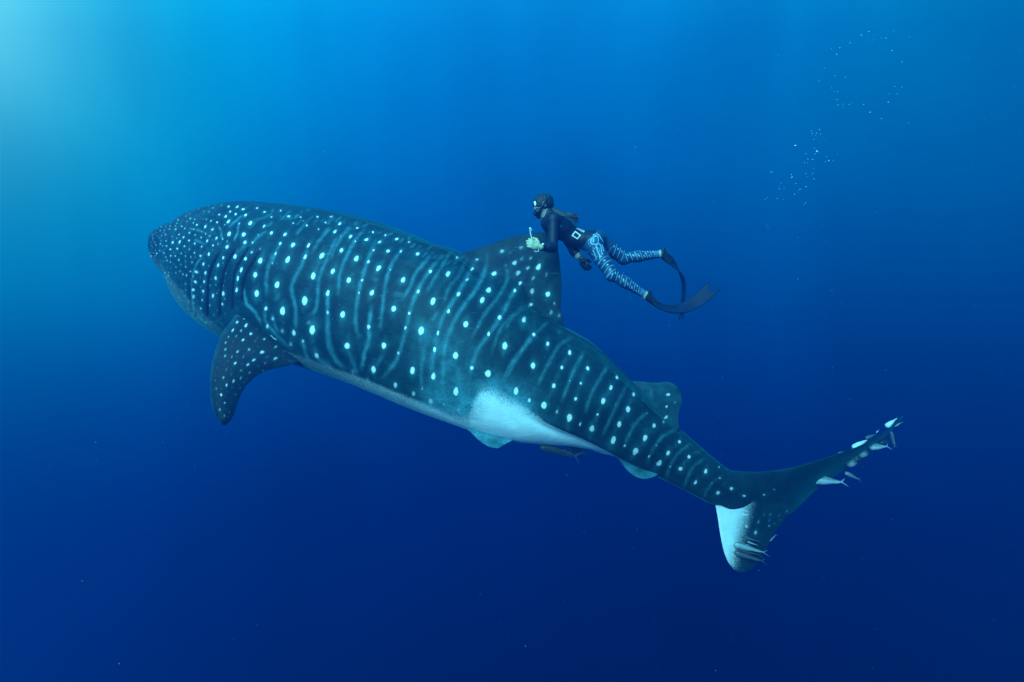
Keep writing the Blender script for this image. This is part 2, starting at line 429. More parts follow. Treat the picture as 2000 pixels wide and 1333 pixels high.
def seg_dist(x, y, pts):
    """distance in px to a polyline and signed side (+ right of travel)"""
    best = np.full(x.shape, 1e9, np.float32); side = np.zeros_like(best); par = np.zeros_like(best)
    for k, ((ax, ay), (bx, by)) in enumerate(zip(pts[:-1], pts[1:])):
        dx, dy = bx - ax, by - ay; L2 = dx * dx + dy * dy
        t = np.clip(((x - ax) * dx + (y - ay) * dy) / L2, 0, 1)
        qx, qy = x - ax - t * dx, y - ay - t * dy; d = np.hypot(qx, qy)
        m = d < best; best = np.where(m, d, best)
        side = np.where(m, np.sign(dx * qy - dy * qx), side); par = np.where(m, k + t, par)
    return best, side, par / (len(pts) - 1)


def smooth_line(p, n=24):
    return [tuple(q) for q in even(np.array(p, float), n)] if len(p) > 2 else p


def markings(x, y, ang, spots, pts_lines):
    """pale spot and stripe strengths at photo positions; ang = direction of the body section there"""
    sp = np.zeros(len(x), np.float32); st = np.zeros(len(x), np.float32)
    x, y = (x + .4 * np.sin(y * .35 + x * .21) + .25 * np.sin(y * .8 - x * .7), y + .6 * np.sin(x * .33 - y * .27) + .25 * np.sin(x * .8 + y * .9))
    ca, sa = np.cos(ang), np.sin(ang)
    order = np.argsort(x); xs = x[order]
    for (cx, cy, r, b) in spots:
        r = max(r, 1.0) * 1.0
        lo, hi = np.searchsorted(xs, [cx - 5 * r - 2, cx + 5 * r + 2]); idx = order[lo:hi]
        idx = idx[np.abs(y[idx] - cy) < 5 * r + 2]
        dx, dy = x[idx] - cx, y[idx] - cy
        u = dx * ca[idx] + dy * sa[idx]; w = -dx * sa[idx] + dy * ca[idx]
        el = 1.3 + .45 * math.sin(cx * 12.9 + cy * 7.7) ** 2 if r > 1.8 else 1.15
        d = np.sqrt((u / el) ** 2 + w ** 2) / r
        sp[idx] = np.maximum(sp[idx], b * ss(1.45, .55, d))
        d2 = np.sqrt((u / (el * 2.3)) ** 2 + w ** 2) / r
        st[idx] = np.maximum(st[idx], np.maximum(.36 * b * np.exp(-(d / 1.9) ** 2), .30 * b * np.exp(-(d2 / 1.15) ** 2)))
    for p, w, b in pts_lines:
        p = smooth_line(p)
        a = np.array(p); lo, hi = np.searchsorted(xs, [a[:, 0].min() - 4 * w, a[:, 0].max() + 4 * w]); idx = order[lo:hi]
        idx = idx[(y[idx] > a[:, 1].min() - 4 * w) & (y[idx] < a[:, 1].max() + 4 * w)]
        d, s_, t = seg_dist(x[idx], y[idx], p)
        fade = ss(0, .12, t) * ss(1.02, .85, t) * .7 + .3
        v = b * fade * np.exp(-(d / (w * (.62 if b > .8 else .88))) ** 2)
        if b > .8: sp[idx] = np.maximum(sp[idx], np.minimum(v, .8))
        else: st[idx] = np.maximum(st[idx], v)
    return sp, st


GILLS = [[(270 + a / 2.665, 370 + b / 2.665) for a, b in g] for g in (
    ((428, 310), (400, 360), (370, 430), (357, 520), (355, 600), (362, 680)),
    ((515, 290), (480, 345), (445, 420), (425, 520), (422, 600), (428, 680)),
    ((590, 270), (540, 350), (500, 430), (488, 520), (488, 620), (490, 650)),
    ((632, 305), (600, 370), (560, 440), (540, 520), (538, 605)))]
FRONTFOLD = [(270 + a / 2.665, 370 + b / 2.665) for a, b in ((340, 340), (300, 400), (280, 470), (277, 560), (287, 640))]
FLAPS = [([(1030, 595), (1045, 602), (1062, 612), (1080, 624), (1097, 632), (1108, 637)], 2.6),
         ([(1272, 794), (1290, 808), (1310, 826), (1327, 841)], 2.3)]
KEEL = [(1010, 792), (1060, 822), (1130, 852), (1180, 876), (1240, 907), (1290, 930), (1340, 955), (1392, 982), (1440, 998)]

# upper outline, lower outline (photo px), depth of the spine, sideways half width / half height
ST = [((298, 453), (299, 500), 9.14, .86), ((312, 447), (311, 517), 9.12, .74), ((332, 437), (329, 537), 9.05, .70), ((359, 431), (350, 559), 8.93, .70),
      ((395, 413), (377, 596), 8.75, .78), ((441, 402), (412, 631), 8.50, .85),
      ((500, 397), (455, 658), 8.22, .93), ((560, 401), (507, 684), 7.96, .95), ((620, 408), (556, 704), 7.73, .96),
      ((680, 419), (608, 720), 7.52, .97), ((740, 434), (662, 739), 7.34, .96), ((800, 455), (715, 759), 7.17, .96),
      ((850, 476), (768, 781), 7.02, .95), ((900, 492), (825, 805), 6.90, .95), ((950, 521), (885, 828), 6.81, .95),
      ((1000, 562), (948, 850), 6.76, .95), ((1050, 602), (1008, 864), 6.74, .95), ((1100, 636), (1065, 869), 6.75, .95),
      ((1150, 667), (1118, 873), 6.78, .95), ((1200, 713), (1166, 885), 6.83, .95), ((1243, 757), (1210, 897), 6.89, .95),
      ((1287, 802), (1250, 914), 6.97, .95), ((1330, 840), (1288, 932), 7.05, .92), ((1375, 879), (1332, 953), 7.13, .85),
      ((1425, 919), (1382, 977), 7.22, .66), ((1456, 929), (1420, 984), 7.30, .36), ((1494, 936), (1466, 976), 7.38, .10)]


def build_shark():
    nS, nT = 1040, 440
    U = np.array([P(*a, d) for a, b, d, w in ST]); Lw = np.array([P(*b, d) for a, b, d, w in ST])
    W = np.array([[w, d] for a, b, d, w in ST])
    # parameter: denser where pictured larger, round nose
    base = np.linspace(0, 1, nS); tt = (len(ST) - 1) * (base ** 1.12)
    up, lo, ww = spline(U, tt), spline(Lw, tt), spline(W, tt)
    C = (up + lo) / 2; H = (up - lo) / 2; hl = np.linalg.norm(H, axis=1, keepdims=True)
    # round the nose: shrink the first sections to a point along a half ellipse
    k = np.clip(tt / .9, 0, 1)[:, None]; cap = np.sqrt(np.maximum(1 - (1 - k) ** 2, 0)); cap[0] = .02
    T = norm(np.gradient(C, axis=0)); T = norm(np.stack([np.convolve(np.pad(T[:, i], 30, 'edge'), np.ones(61) / 61, 'valid') for i in range(3)], 1))
    S = norm(np.cross(T, H)); S = np.where((S[:, 1:2] > 0), -S, S)
    th = np.linspace(0, 2 * math.pi, nT, endpoint=False)[None]
    c, s = np.cos(th), np.sin(th)
    # head broad and flattish, tail section with side keel
    headiness = ss(6.5, 2, tt)[:, None]; p = 1 + .0 * headiness
    ex = 1 - .05 * headiness
    boxy = ((1.0 * ss(4, 7, tt)) * ss(25, 20, tt))[:, None] * np.where(c < 0, 1, 0) * ss(0, .5, -c)
    cc = np.sign(c) * np.abs(c) ** ex; sn = np.sign(s) * np.abs(s) ** (ex - .42 * boxy)
    hh = hl * cap; wd = hl * ww[:, :1] * cap
    # lengthwise ridges on the upper flank
    rid = ss(7, 13, tt)[:, None] * .022
    for a0, wdt in ((.42, .05), (.85, .055), (2 * math.pi - .42, .05), (2 * math.pi - .85, .055)):
        bump = np.exp(-((th - a0) / wdt) ** 2)
        hh = hh * (1 + rid * bump); wd = wd * (1 + rid * bump)
    hd = norm(H)
    cu = np.ones((nS, 1)); cl = np.ones((nS, 1))
    for _ in range(3):
        V = C[:, None] + hd[:, None] * (hh * cc * np.where(c > 0, cu, cl))[..., None] + S[:, None] * (wd * sn)[..., None]
        x, y = proj(V); xc, yc = proj(C); ux, uy = proj(up); dl_ = np.hypot(ux - xc, uy - yc)
        ex_, ey_ = (ux - xc) / dl_, (uy - yc) / dl_
        e = (x - xc[:, None]) * ex_[:, None] + (y - yc[:, None]) * ey_[:, None]
        tgt = (dl_ * cap[:, 0])[:, None]
        cu = cu * np.clip(tgt / e.max(1, keepdims=True), .85, 1.1); cl = cl * np.clip(tgt / -e.min(1, keepdims=True), .85, 1.1)
        cu, cl = [np.convolve(np.pad(q_[:, 0], 20, 'edge'), np.ones(41) / 41, 'valid')[:, None] for q_ in (cu, cl)]
    thw = np.minimum(th, 2 * math.pi - th); ux_ = ux[:, None]
    rise = np.interp(ux_[:, 0], [888, 905, 920, 950, 985, 1010, 1024, 1036, 1050, 1236, 1262, 1280, 1296], [0, 4, 10, 33, 64, 80, 80, 42, 0, 0, 22, 22, 0]) * C[:, 1] / F
    rise = np.convolve(np.pad(rise, 6, 'edge'), np.ones(13) / 13, 'valid')[:, None]
    # the back sweeps up into each dorsal fin: a filleted crest replaces the top of those sections
    T0 = 1.08; Hh = hh * cu; q_ = np.clip(thw / T0, 0, 1); mix_ = ss(0, .22, rise) * (thw < T0)
    top_ = Hh + rise; w3, h3 = wd * math.sin(T0), Hh * math.cos(T0)
    dist = np.hypot(w3, top_ - h3); tl = np.hypot(wd * math.cos(T0), Hh * math.sin(T0)) + 1e-9
    w2 = w3 - wd * math.cos(T0) / tl * dist * .40; h2 = h3 + Hh * math.sin(T0) / tl * dist * .40
    w1, h1 = 0.0, top_ - dist * .42
    bw = 3 * (1 - q_) ** 2 * q_ * w1 + 3 * (1 - q_) * q_ ** 2 * w2 + q_ ** 3 * w3
    bh = (1 - q_) ** 3 * top_ + 3 * (1 - q_) ** 2 * q_ * h1 + 3 * (1 - q_) * q_ ** 2 * h2 + q_ ** 3 * h3
    dw = (bw - wd * np.abs(sn)) * mix_; dh = (bh - Hh * cc) * mix_
    V = V + hd[:, None] * dh[..., None] + S[:, None] * (dw * np.sign(s))[..., None]
    x, y = proj(V)
    half = nT // 2
    # ---- near side fields, copied to the far side
    nb = slice(0, half + 1)
    xn, yn = x[:, nb].ravel(), y[:, nb].ravel()
    dxt = np.gradient(x, axis=1)[:, nb].ravel(); dyt = np.gradient(y, axis=1)[:, nb].ravel()
    ang = np.arctan2(dyt, dxt)
    Nn = np.cross(np.gradient(V, axis=1), np.gradient(V, axis=0)); Nn = norm(Nn)
    out = np.sum(Nn * (V - C[:, None]), -1, keepdims=True); Nn = np.where(out < 0, -Nn, Nn)
    facing = -np.sum(Nn * norm(V), -1)[:, nb].ravel()
    vis = ss(-.06, .04, facing)
    sp, st = markings(xn, yn, ang, [(a_, b_, c_ * (.88 if a_ < 440 else 1), d_ * (.78 if a_ < 440 else 1)) for a_, b_, c_, d_ in SPOTS[:PEC0]], LINES)  # head spots dimmed in colour to stand in for haze
    # random small freckles that fill the snout
    extra = []
    for _ in range(520):
        ex_, ey_ = rng.uniform(290, 440), rng.uniform(400, 640)
        if any((ex_ - a[0]) ** 2 + (ey_ - a[1]) ** 2 < (30 if ex_ < 330 else 90) for a in SPOTS[:PEC0] if abs(a[0] - ex_) < 10): continue
        if any((ex_ - a[0]) ** 2 + (ey_ - a[1]) ** 2 < 20 for a in extra): continue
        extra.append((ex_, ey_, rng.uniform(.7, 1.4), rng.uniform(.35, .7)))
    sp2, st2 = markings(xn, yn, ang, extra, [])
    sp = np.maximum(sp, sp2); st = np.maximum(st, st2)
    sp *= vis; st *= vis
    # ---- belly colour
    ub = np.interp(xn, [280, 300, 330, 370, 410, 440, 600, 700, 800, 880, 915, 928, 940, 960, 1010, 1060, 1130, 1180, 1240, 1290, 1340, 1392, 1440],
                   [470, 485, 528, 577, 615, 640, 700, 738, 778, 812, 818, 785, 768, 768, 792, 822, 852, 876, 907, 930, 955, 982, 998])
    soft = np.interp(xn, [280, 440, 600, 880, 925, 1000, 1050, 1075], [20, 9, 6, 8, 36, 34, 12, 1.5])
    be = ss(-soft, soft, yn - ub + np.interp(xn, [280, 440, 600, 860, 900], [-4, -5, 2, 3, 0]))
    amt = np.interp(xn, [280, 330, 440, 600, 700, 800, 880, 940], [.20, .27, .20, .30, .42, .50, .68, 1])
    be = be * amt * np.where(xn > 1395, 0, 1)
    be = np.minimum(be, np.where((xn > 868) & (yn < np.interp(xn, [868, 900, 960], [800, 815, 830])), .15 + .85 * ss(884, 978, xn + .25 * (yn - 790)), 1))
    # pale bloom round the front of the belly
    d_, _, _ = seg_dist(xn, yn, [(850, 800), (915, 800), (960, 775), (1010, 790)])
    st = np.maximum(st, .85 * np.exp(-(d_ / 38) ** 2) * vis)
    d_, _, _ = seg_dist(xn, yn, [(845, 670), (890, 710), (880, 790)])  # soft glow on the flank, laid into the skin as a paler tone
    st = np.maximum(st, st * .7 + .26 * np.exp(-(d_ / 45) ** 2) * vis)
    ventral = (th[:, nb] > 2.5).repeat(nS, 0).ravel()
    be = np.where(facing < 0, np.where(np.broadcast_to(th[:, nb] > 1.8, (nS, half + 1)).ravel(), np.maximum(be, .8), 0), be)
    # ---- relief: gill slits, fin flaps, side keel
    disp = np.zeros(len(xn), np.float32); dark = np.zeros(len(xn), np.float32)
    box = (xn > 340) & (xn < 560) & (yn > 420) & (yn < 670)
    xi, yi = xn[box], yn[box]
    for g in GILLS:
        g = smooth_line(g, 40); d, sd, t = seg_dist(xi, yi, g)
        e = ss(0, .12, t) * ss(1.0, .9, t)
        # travel goes downwards: right of travel in image coords
        tail = -sd   # + towards the tail
        sx = d * tail
        disp[box] += e * (-.032 * np.exp(-((sx - 1.0) / 1.4) ** 2) + .005 * np.exp(-((sx + 5) / 5) ** 2) - .003 * np.exp(-((sx - 7) / 6) ** 2))
        dark[box] = np.maximum(dark[box], e * np.exp(-((sx - .8) / 2.0) ** 2))  # shade inside the slit, painted on top of the groove
        st[box] *= 1 - .8 * e * np.exp(-(sx / 2) ** 2); sp[box] *= 1 - e * np.exp(-(sx / 1.5) ** 2)
    g = smooth_line(FRONTFOLD, 30); d, sd, t = seg_dist(xi, yi, g); disp[box] += -.012 * np.exp(-((d * -sd + 3) / 3) ** 2) + .012 * np.exp(-((d * -sd - 3) / 4) ** 2)
    for pl, w in FLAPS:
        pl = smooth_line(pl, 24); a = np.array(pl)
        bx = (xn > a[:, 0].min() - 15) & (xn < a[:, 0].max() + 15) & (yn > a[:, 1].min() - 15) & (yn < a[:, 1].max() + 15)
        d, sd, t = seg_dist(xn[bx], yn[bx], pl); e = np.exp(-(d / w) ** 2) * ss(0, .2, t)
        disp[bx] -= .05 * e; dark[bx] = np.maximum(dark[bx], e)  # shadow gap under the flap: groove plus painted darkness
    kp = smooth_line(KEEL, 40); a = np.array(kp)
    bx = (xn > 990) & (yn > 760); d, sd, t = seg_dist(xn[bx], yn[bx], kp)
    above = d * np.where(sd < 0, 1, -1)
    disp[bx] += ss(0, .2, t) * (.030 * np.exp(-((above - 2) / 7) ** 2) - .022 * np.exp(-((above + 9) / 8) ** 2))
    disp *= np.where(facing > -.1, 1, 0)
    # broad soft folds and dents, so the sides are not a perfect tube
    sgrid = np.broadcast_to(tt[:, None], (nS, half + 1)).ravel(); tgrid = np.broadcast_to(th[:, nb], (nS, half + 1)).ravel()
    disp += .006 * np.sin(sgrid * 2.1 + 1.3 * np.sin(tgrid * 3)) * np.sin(tgrid * 2.2) * ss(0, 2, sgrid)
    full = {}
    for nm, f in (('spot', sp), ('stripe', st), ('belly', be), ('dark', dark), ('disp', disp)):
        f = f.reshape(nS, half + 1); g = np.empty((nS, nT), np.float32)
        g[:, :half + 1] = f; g[:, half + 1:] = f[:, 1:half][:, ::-1]
        full[nm] = g
    V = V + Nn * full['disp'][..., None] * cap[..., None]
    verts = [V.reshape(-1, 3)]; quads = [grid_faces(nS, nT, True)]
    at = {k: [full[k].ravel()] for k in ('spot', 'stripe', 'belly', 'dark')}
    off = nS * nT
    # nose and tail fans as degenerate-free caps
    for row in (0, nS - 1):
        verts.append(V[row].mean(0)[None]); r0 = row * nT
        j = np.arange(0, nT, 2); q = np.stack([r0 + j, r0 + j + 1, r0 + (j + 2) % nT, np.full(len(j), off)], 1)
        quads.append(q if row else q[:, ::-1]); off += 1
        for k in at: at[k].append(np.zeros(1))

    def fin(lead, trail, ns, nc, thick, spots, lns, flare=2.2, fdec=.08, dusky=0.0, tone=None, belly=None, camber=0.0, back=None, twist=None, edge=.0):  # dusky: shade put into a fin's colour
        nonlocal off
        A = np.array([P(*a) for a in lead]); B = np.array([P(*b) for b in trail])
        A, B = even(A, ns), even(B, ns)
        # closer rows near the rim
        u = .5 - .5 * np.cos(np.linspace(0, math.pi, nc)); u = .35 * u + .65 * np.linspace(0, 1, nc)
        M = A[:, None] * (1 - u)[None, :, None] + B[:, None] * u[None, :, None]
        Nf = norm(np.cross(np.gradient(M, axis=0), np.gradient(M, axis=1) + 1e-9)); Nf = np.where(Nf[..., 1:2] > 0, -Nf, Nf)
        Nf = norm(Nf.mean((0, 1)) * .3 + Nf)
        M = M + Nf * (camber * np.sin(math.pi * u))[None, :, None]
        prof = 2.0 * (np.sqrt(u + 1e-6) * .9 - .45 * u - .45 * u ** 2); prof = np.clip(prof, 0, None) / prof.max()
        sp_ = np.linspace(0, 1, ns)
        tk = thick * (1 - .75 * sp_) * (1 + flare * np.exp(-sp_ / fdec)) * np.sqrt(np.clip((1 - sp_) / .04, 0, 1))
        D = (tk[:, None] * (prof + .03)[None])[..., None] * Nf
        a_, b_ = M + D, M - D
        ring = np.concatenate([a_, b_[:, ::-1]], 1); n2 = 2 * nc
        X, Y = proj(ring); X, Y = X.ravel(), Y.ravel()
        tx = np.gradient(X.reshape(ns, n2), axis=0).ravel(); ty = np.gradient(Y.reshape(ns, n2), axis=0).ravel()
        s1, s2 = markings(X, Y, np.arctan2(ty, tx), spots, lns)
        if edge:
            de = np.tile(np.concatenate([u, u[::-1]]), ns)
            s2 = np.maximum(s2, edge * np.exp(-(de / .10) ** 2))
        if tone is not None: s2 = np.maximum(s2, tone(X, Y))
        bl = np.zeros(len(X)) if belly is None else belly(X, Y)
        verts.append(ring.reshape(-1, 3)); quads.append(grid_faces(ns, n2, True, off))
        off += ns * n2
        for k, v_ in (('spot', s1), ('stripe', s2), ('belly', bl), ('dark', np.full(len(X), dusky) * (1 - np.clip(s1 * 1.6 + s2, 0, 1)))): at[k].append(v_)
        return ring

    body_spots = SPOTS[:PEC0]
    near = lambda b: [s_ for s_ in body_spots if b[0] < s_[0] < b[2] and b[1] < s_[1] < b[3]]
    # first dorsal
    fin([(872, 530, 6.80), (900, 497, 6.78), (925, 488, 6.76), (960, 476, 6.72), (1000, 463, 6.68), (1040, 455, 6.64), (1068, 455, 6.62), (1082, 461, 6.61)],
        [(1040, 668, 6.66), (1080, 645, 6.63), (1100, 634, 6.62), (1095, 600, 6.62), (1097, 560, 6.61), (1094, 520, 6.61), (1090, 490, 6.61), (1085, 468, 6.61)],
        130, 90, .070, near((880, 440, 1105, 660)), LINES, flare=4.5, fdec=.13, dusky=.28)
    # second dorsal
    fin([(1222, 745, 6.82), (1245, 745, 6.80), (1280, 748, 6.78), (1300, 746, 6.77), (1313, 749, 6.76), (1323, 757, 6.76)],
        [(1318, 846, 6.88), (1326, 836, 6.88), (1325, 812, 6.85), (1331, 788, 6.81), (1331, 774, 6.80), (1328, 764, 6.78)],
        50, 50, .035, near((1225, 735, 1335, 845)), LINES, flare=2.4, tone=lambda X, Y: np.full(len(X), .12))  # even pale tone puts haze into this fin's colour
    # near pectoral fin with its broad shoulder
    pecs = SPOTS[PEC0:]
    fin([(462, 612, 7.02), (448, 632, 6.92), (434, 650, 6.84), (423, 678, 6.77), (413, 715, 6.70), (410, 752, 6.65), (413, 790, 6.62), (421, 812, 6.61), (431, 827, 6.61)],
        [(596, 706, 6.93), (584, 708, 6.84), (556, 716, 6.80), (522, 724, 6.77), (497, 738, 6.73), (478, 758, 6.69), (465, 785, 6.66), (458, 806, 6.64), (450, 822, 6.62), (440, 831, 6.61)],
        150, 100, .055, [(a, b, c * .88, d * .72) for a, b, c, d in pecs], LINES, flare=.6, edge=.30, camber=.03, dusky=.74)  # dusky and dimmed spots paint the shade of this down-facing fin
    # far pectoral fin, stretched away behind the body
    fin([(470, 600, 8.2), (480, 610, 8.7), (500, 622, 9.2), (520, 634, 9.7)],
        [(560, 640, 8.0), (560, 630, 8.5), (545, 632, 9.0), (524, 636, 9.7)], 50, 40, .055, [], [])
    # pelvic fins
    pale = lambda X, Y: np.full(len(X), .8)
    fin([(893, 826, 6.35), (915, 841, 6.32), (936, 861, 6.28), (953, 872, 6.26), (964, 875, 6.26)],
        [(1012, 852, 6.35), (1003, 860, 6.34), (990, 866, 6.31), (978, 873, 6.28), (972, 876, 6.26)], 50, 34, .02, [], [([(950, 862), (965, 868)], 9, 0)], tone=lambda X, Y: .65 - .35 * np.exp(-(((X - 962) / 16) ** 2 + ((Y - 862) / 8) ** 2)))
    fin([(905, 800, 7.1), (930, 820, 7.4), (950, 835, 7.6)], [(990, 820, 7.1), (975, 830, 7.4), (957, 838, 7.6)], 30, 24, .02, [], [], tone=pale)
    # anal fin
    fin([(1205, 893, 6.75), (1216, 908, 6.74), (1228, 922, 6.74), (1242, 932, 6.75), (1256, 936, 6.76)],
        [(1290, 922, 6.80), (1283, 929, 6.80), (1277, 932, 6.79), (1270, 934, 6.78), (1262, 936, 6.77)], 44, 34, .018, [], [],
        tone=lambda X, Y: .5 - .3 * np.exp(-(((X - 1250) / 14) ** 2 + ((Y - 918) / 7) ** 2)))
    # tail: upper lobe
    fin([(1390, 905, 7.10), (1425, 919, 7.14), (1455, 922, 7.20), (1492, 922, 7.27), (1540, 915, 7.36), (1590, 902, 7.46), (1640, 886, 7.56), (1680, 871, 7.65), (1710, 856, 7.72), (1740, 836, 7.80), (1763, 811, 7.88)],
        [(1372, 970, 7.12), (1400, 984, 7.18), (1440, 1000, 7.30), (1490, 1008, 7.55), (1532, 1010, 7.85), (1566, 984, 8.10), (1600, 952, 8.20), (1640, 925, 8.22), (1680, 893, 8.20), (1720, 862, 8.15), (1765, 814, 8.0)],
        190, 80, .040, near((1370, 900, 1600, 1060)), LINES, flare=2.2, fdec=.14, dusky=.3)  # dusky paints the lobe's unlit look into its skin
    # tail: lower lobe
    wl = lambda X, Y: np.clip(ss(1492, 1424, X + (Y - 1000) * .28), 0, 1)
    fin([(1393, 968, 7.20), (1397, 985, 7.22), (1402, 1012, 7.24), (1407, 1045, 7.27), (1413, 1074, 7.30), (1421, 1096, 7.33), (1433, 1112, 7.35), (1443, 1118, 7.36)],
        [(1545, 985, 7.60), (1541, 1003, 7.62), (1524, 1024, 7.58), (1512, 1040, 7.55), (1502, 1060, 7.52), (1490, 1083, 7.48), (1474, 1106, 7.42), (1455, 1117, 7.38)],
        110, 80, .035, near((1430, 990, 1560, 1060)), [l_ for l_ in LINES if l_[2] > .8], flare=.3, belly=wl, camber=.03)
    V_ = np.concatenate(verts); Q = np.concatenate(quads)
    me = make_mesh('whale_shark', V_, Q, {k: np.concatenate(v_) for k, v_ in at.items()})

    m = bpy.data.materials.new('whale_shark_skin'); m.use_nodes = True
    b = m.node_tree.nodes['Principled BSDF']; q = Nodes(m)
    big = q.noise(2.2, 4, .55); fine = q.noise(70, 3, .6); grit = q.math('MULTIPLY', q.math('ADD', q.noise(62, 2, .7), q.noise(120, 1, .7)), .5)
    base = q.mix(q.rng(big, .3, .72), (.003, .021, .031), (.006, .037, .049))
    base = q.mix(q.math('MULTIPLY', q.rng(fine, .45, .8), .35), base, (.012, .072, .092))
    base = q.mix(q.math('MULTIPLY', q.rng(q.noise(4.5, 5, .65), .48, .72), .5), base, (.012, .075, .090))
    sc_ = q.N.new('ShaderNodeMapping'); q.L.new(q.coord(), sc_.inputs[0]); sc_.inputs['Scale'].default_value = (1.2, 9, 14); sc_.inputs['Rotation'].default_value = (0, .5, .2)
    base = q.mix(q.math('MULTIPLY', q.rng(q.noise(3.0, 2, .5, sc_.outputs[0]), .69, .74), .35), base, (.06, .20, .24))
    st_ = q.math('MULTIPLY', q.attr('stripe'), q.math('MULTIPLY', q.rng(q.noise(9, 4, .6), .3, .7, .55, 1.30), q.rng(q.noise(60, 3, .6), .3, .7, .7, 1.15)))
    base = q.mix(q.math('MINIMUM', st_, 1.0), base, (.085, .34, .41))
    grain = q.math('MULTIPLY', q.math('SUBTRACT', grit, .5), .75)
    spa = q.attr('spot')
    spv = q.rng(q.math('ADD', q.math('MULTIPLY', spa, 1.0), q.math('MULTIPLY', grain, q.rng(spa, 0, .3))), .16, .62)
    base = q.mix(q.math('MULTIPLY', spv, q.rng(spa, .0, .95, .12, 1.)), base, (.88, .92, .88))
    be_ = q.attr('belly')
    edge = q.math('MULTIPLY', q.math('MULTIPLY', be_, q.math('SUBTRACT', 1.0, be_)), 4.0)
    bev = q.rng(q.math('ADD', be_, q.math('MULTIPLY', q.math('MULTIPLY', grain, 1.9), edge)), .12, .95)
    base = q.mix(bev, base, q.mix(q.rng(q.noise(9, 5), .3, .75), (.80, .86, .86), (.93, .95, .94)))
    base = q.mix(q.math('MINIMUM', q.attr('dark'), 1.0), base, (.002, .011, .020))  # painted shade: slits, flap creases and dusky fins
    q.L.new(base, b.inputs['Base Color'])
    b.inputs['Roughness'].default_value = .55; b.inputs['Specular IOR Level'].default_value = .12
    b.inputs['Sheen Weight'].default_value = .18; b.inputs['Sheen Roughness'].default_value = .35; b.inputs['Sheen Tint'].default_value = (.03, .9, 1, 1)
    bp = q.N.new('ShaderNodeBump'); bp.inputs['Distance'].default_value = .006; bp.inputs['Strength'].default_value = .6
    q.L.new(q.math('ADD', q.noise(45, 4), q.math('MULTIPLY', q.noise(7, 3), 2.0)), bp.inputs['Height']); q.L.new(bp.outputs[0], b.inputs['Normal'])
    o = link('whale_shark', me, m)
    # move the origin into the body
    org = C[nS // 2]
    me.transform(Matrix.Translation(Vector(-org))); o.location = org
    tag(o, 'huge dark whale shark with pale spots and stripes, swimming left beneath the diver', 'whale shark')
    # eyes, low on each side of the head
    em = material('shark_eye', (.01, .012, .014), .15, .6)
    for j in (int(nT * .29), int(nT * .71)):
        i = int(np.argmin(np.abs(tt - 2.1))); c0 = V[i, j]; n0 = Nn[i, j]
        ev, eq = ball(c0 - n0 * .012 - org, .030, 14, 10)
        e = link('eye', make_mesh('eye', ev, eq), em, o)
    return o, V, tt


def ball(c, r, nu=16, nv=10, sq=(1, 1, 1)):
    el = np.linspace(-math.pi / 2 + .12, math.pi / 2 - .12, nv)[:, None]; az = (np.arange(nu) / nu * 2 * math.pi)[None]
    v = np.stack([np.cos(el) * np.cos(az) * sq[0], np.cos(el) * np.sin(az) * sq[1], np.sin(el) * sq[2] * np.ones_like(az)], -1).reshape(-1, 3) * r + np.asarray(c)
    q = grid_faces(nv, nu, True)
    cap = []
    for row, fl in ((0, True), (nv - 1, False)):
        for j in range(0, nu // 2 - 1):
            a = (row * nu + j, row * nu + j + 1, row * nu + nu - 2 - j, row * nu + nu - 1 - j); cap.append(a[::-1] if fl else a)
    return v, np.concatenate([q, np.array(cap)])


shark, SHARK_V, SHARK_T = build_shark()

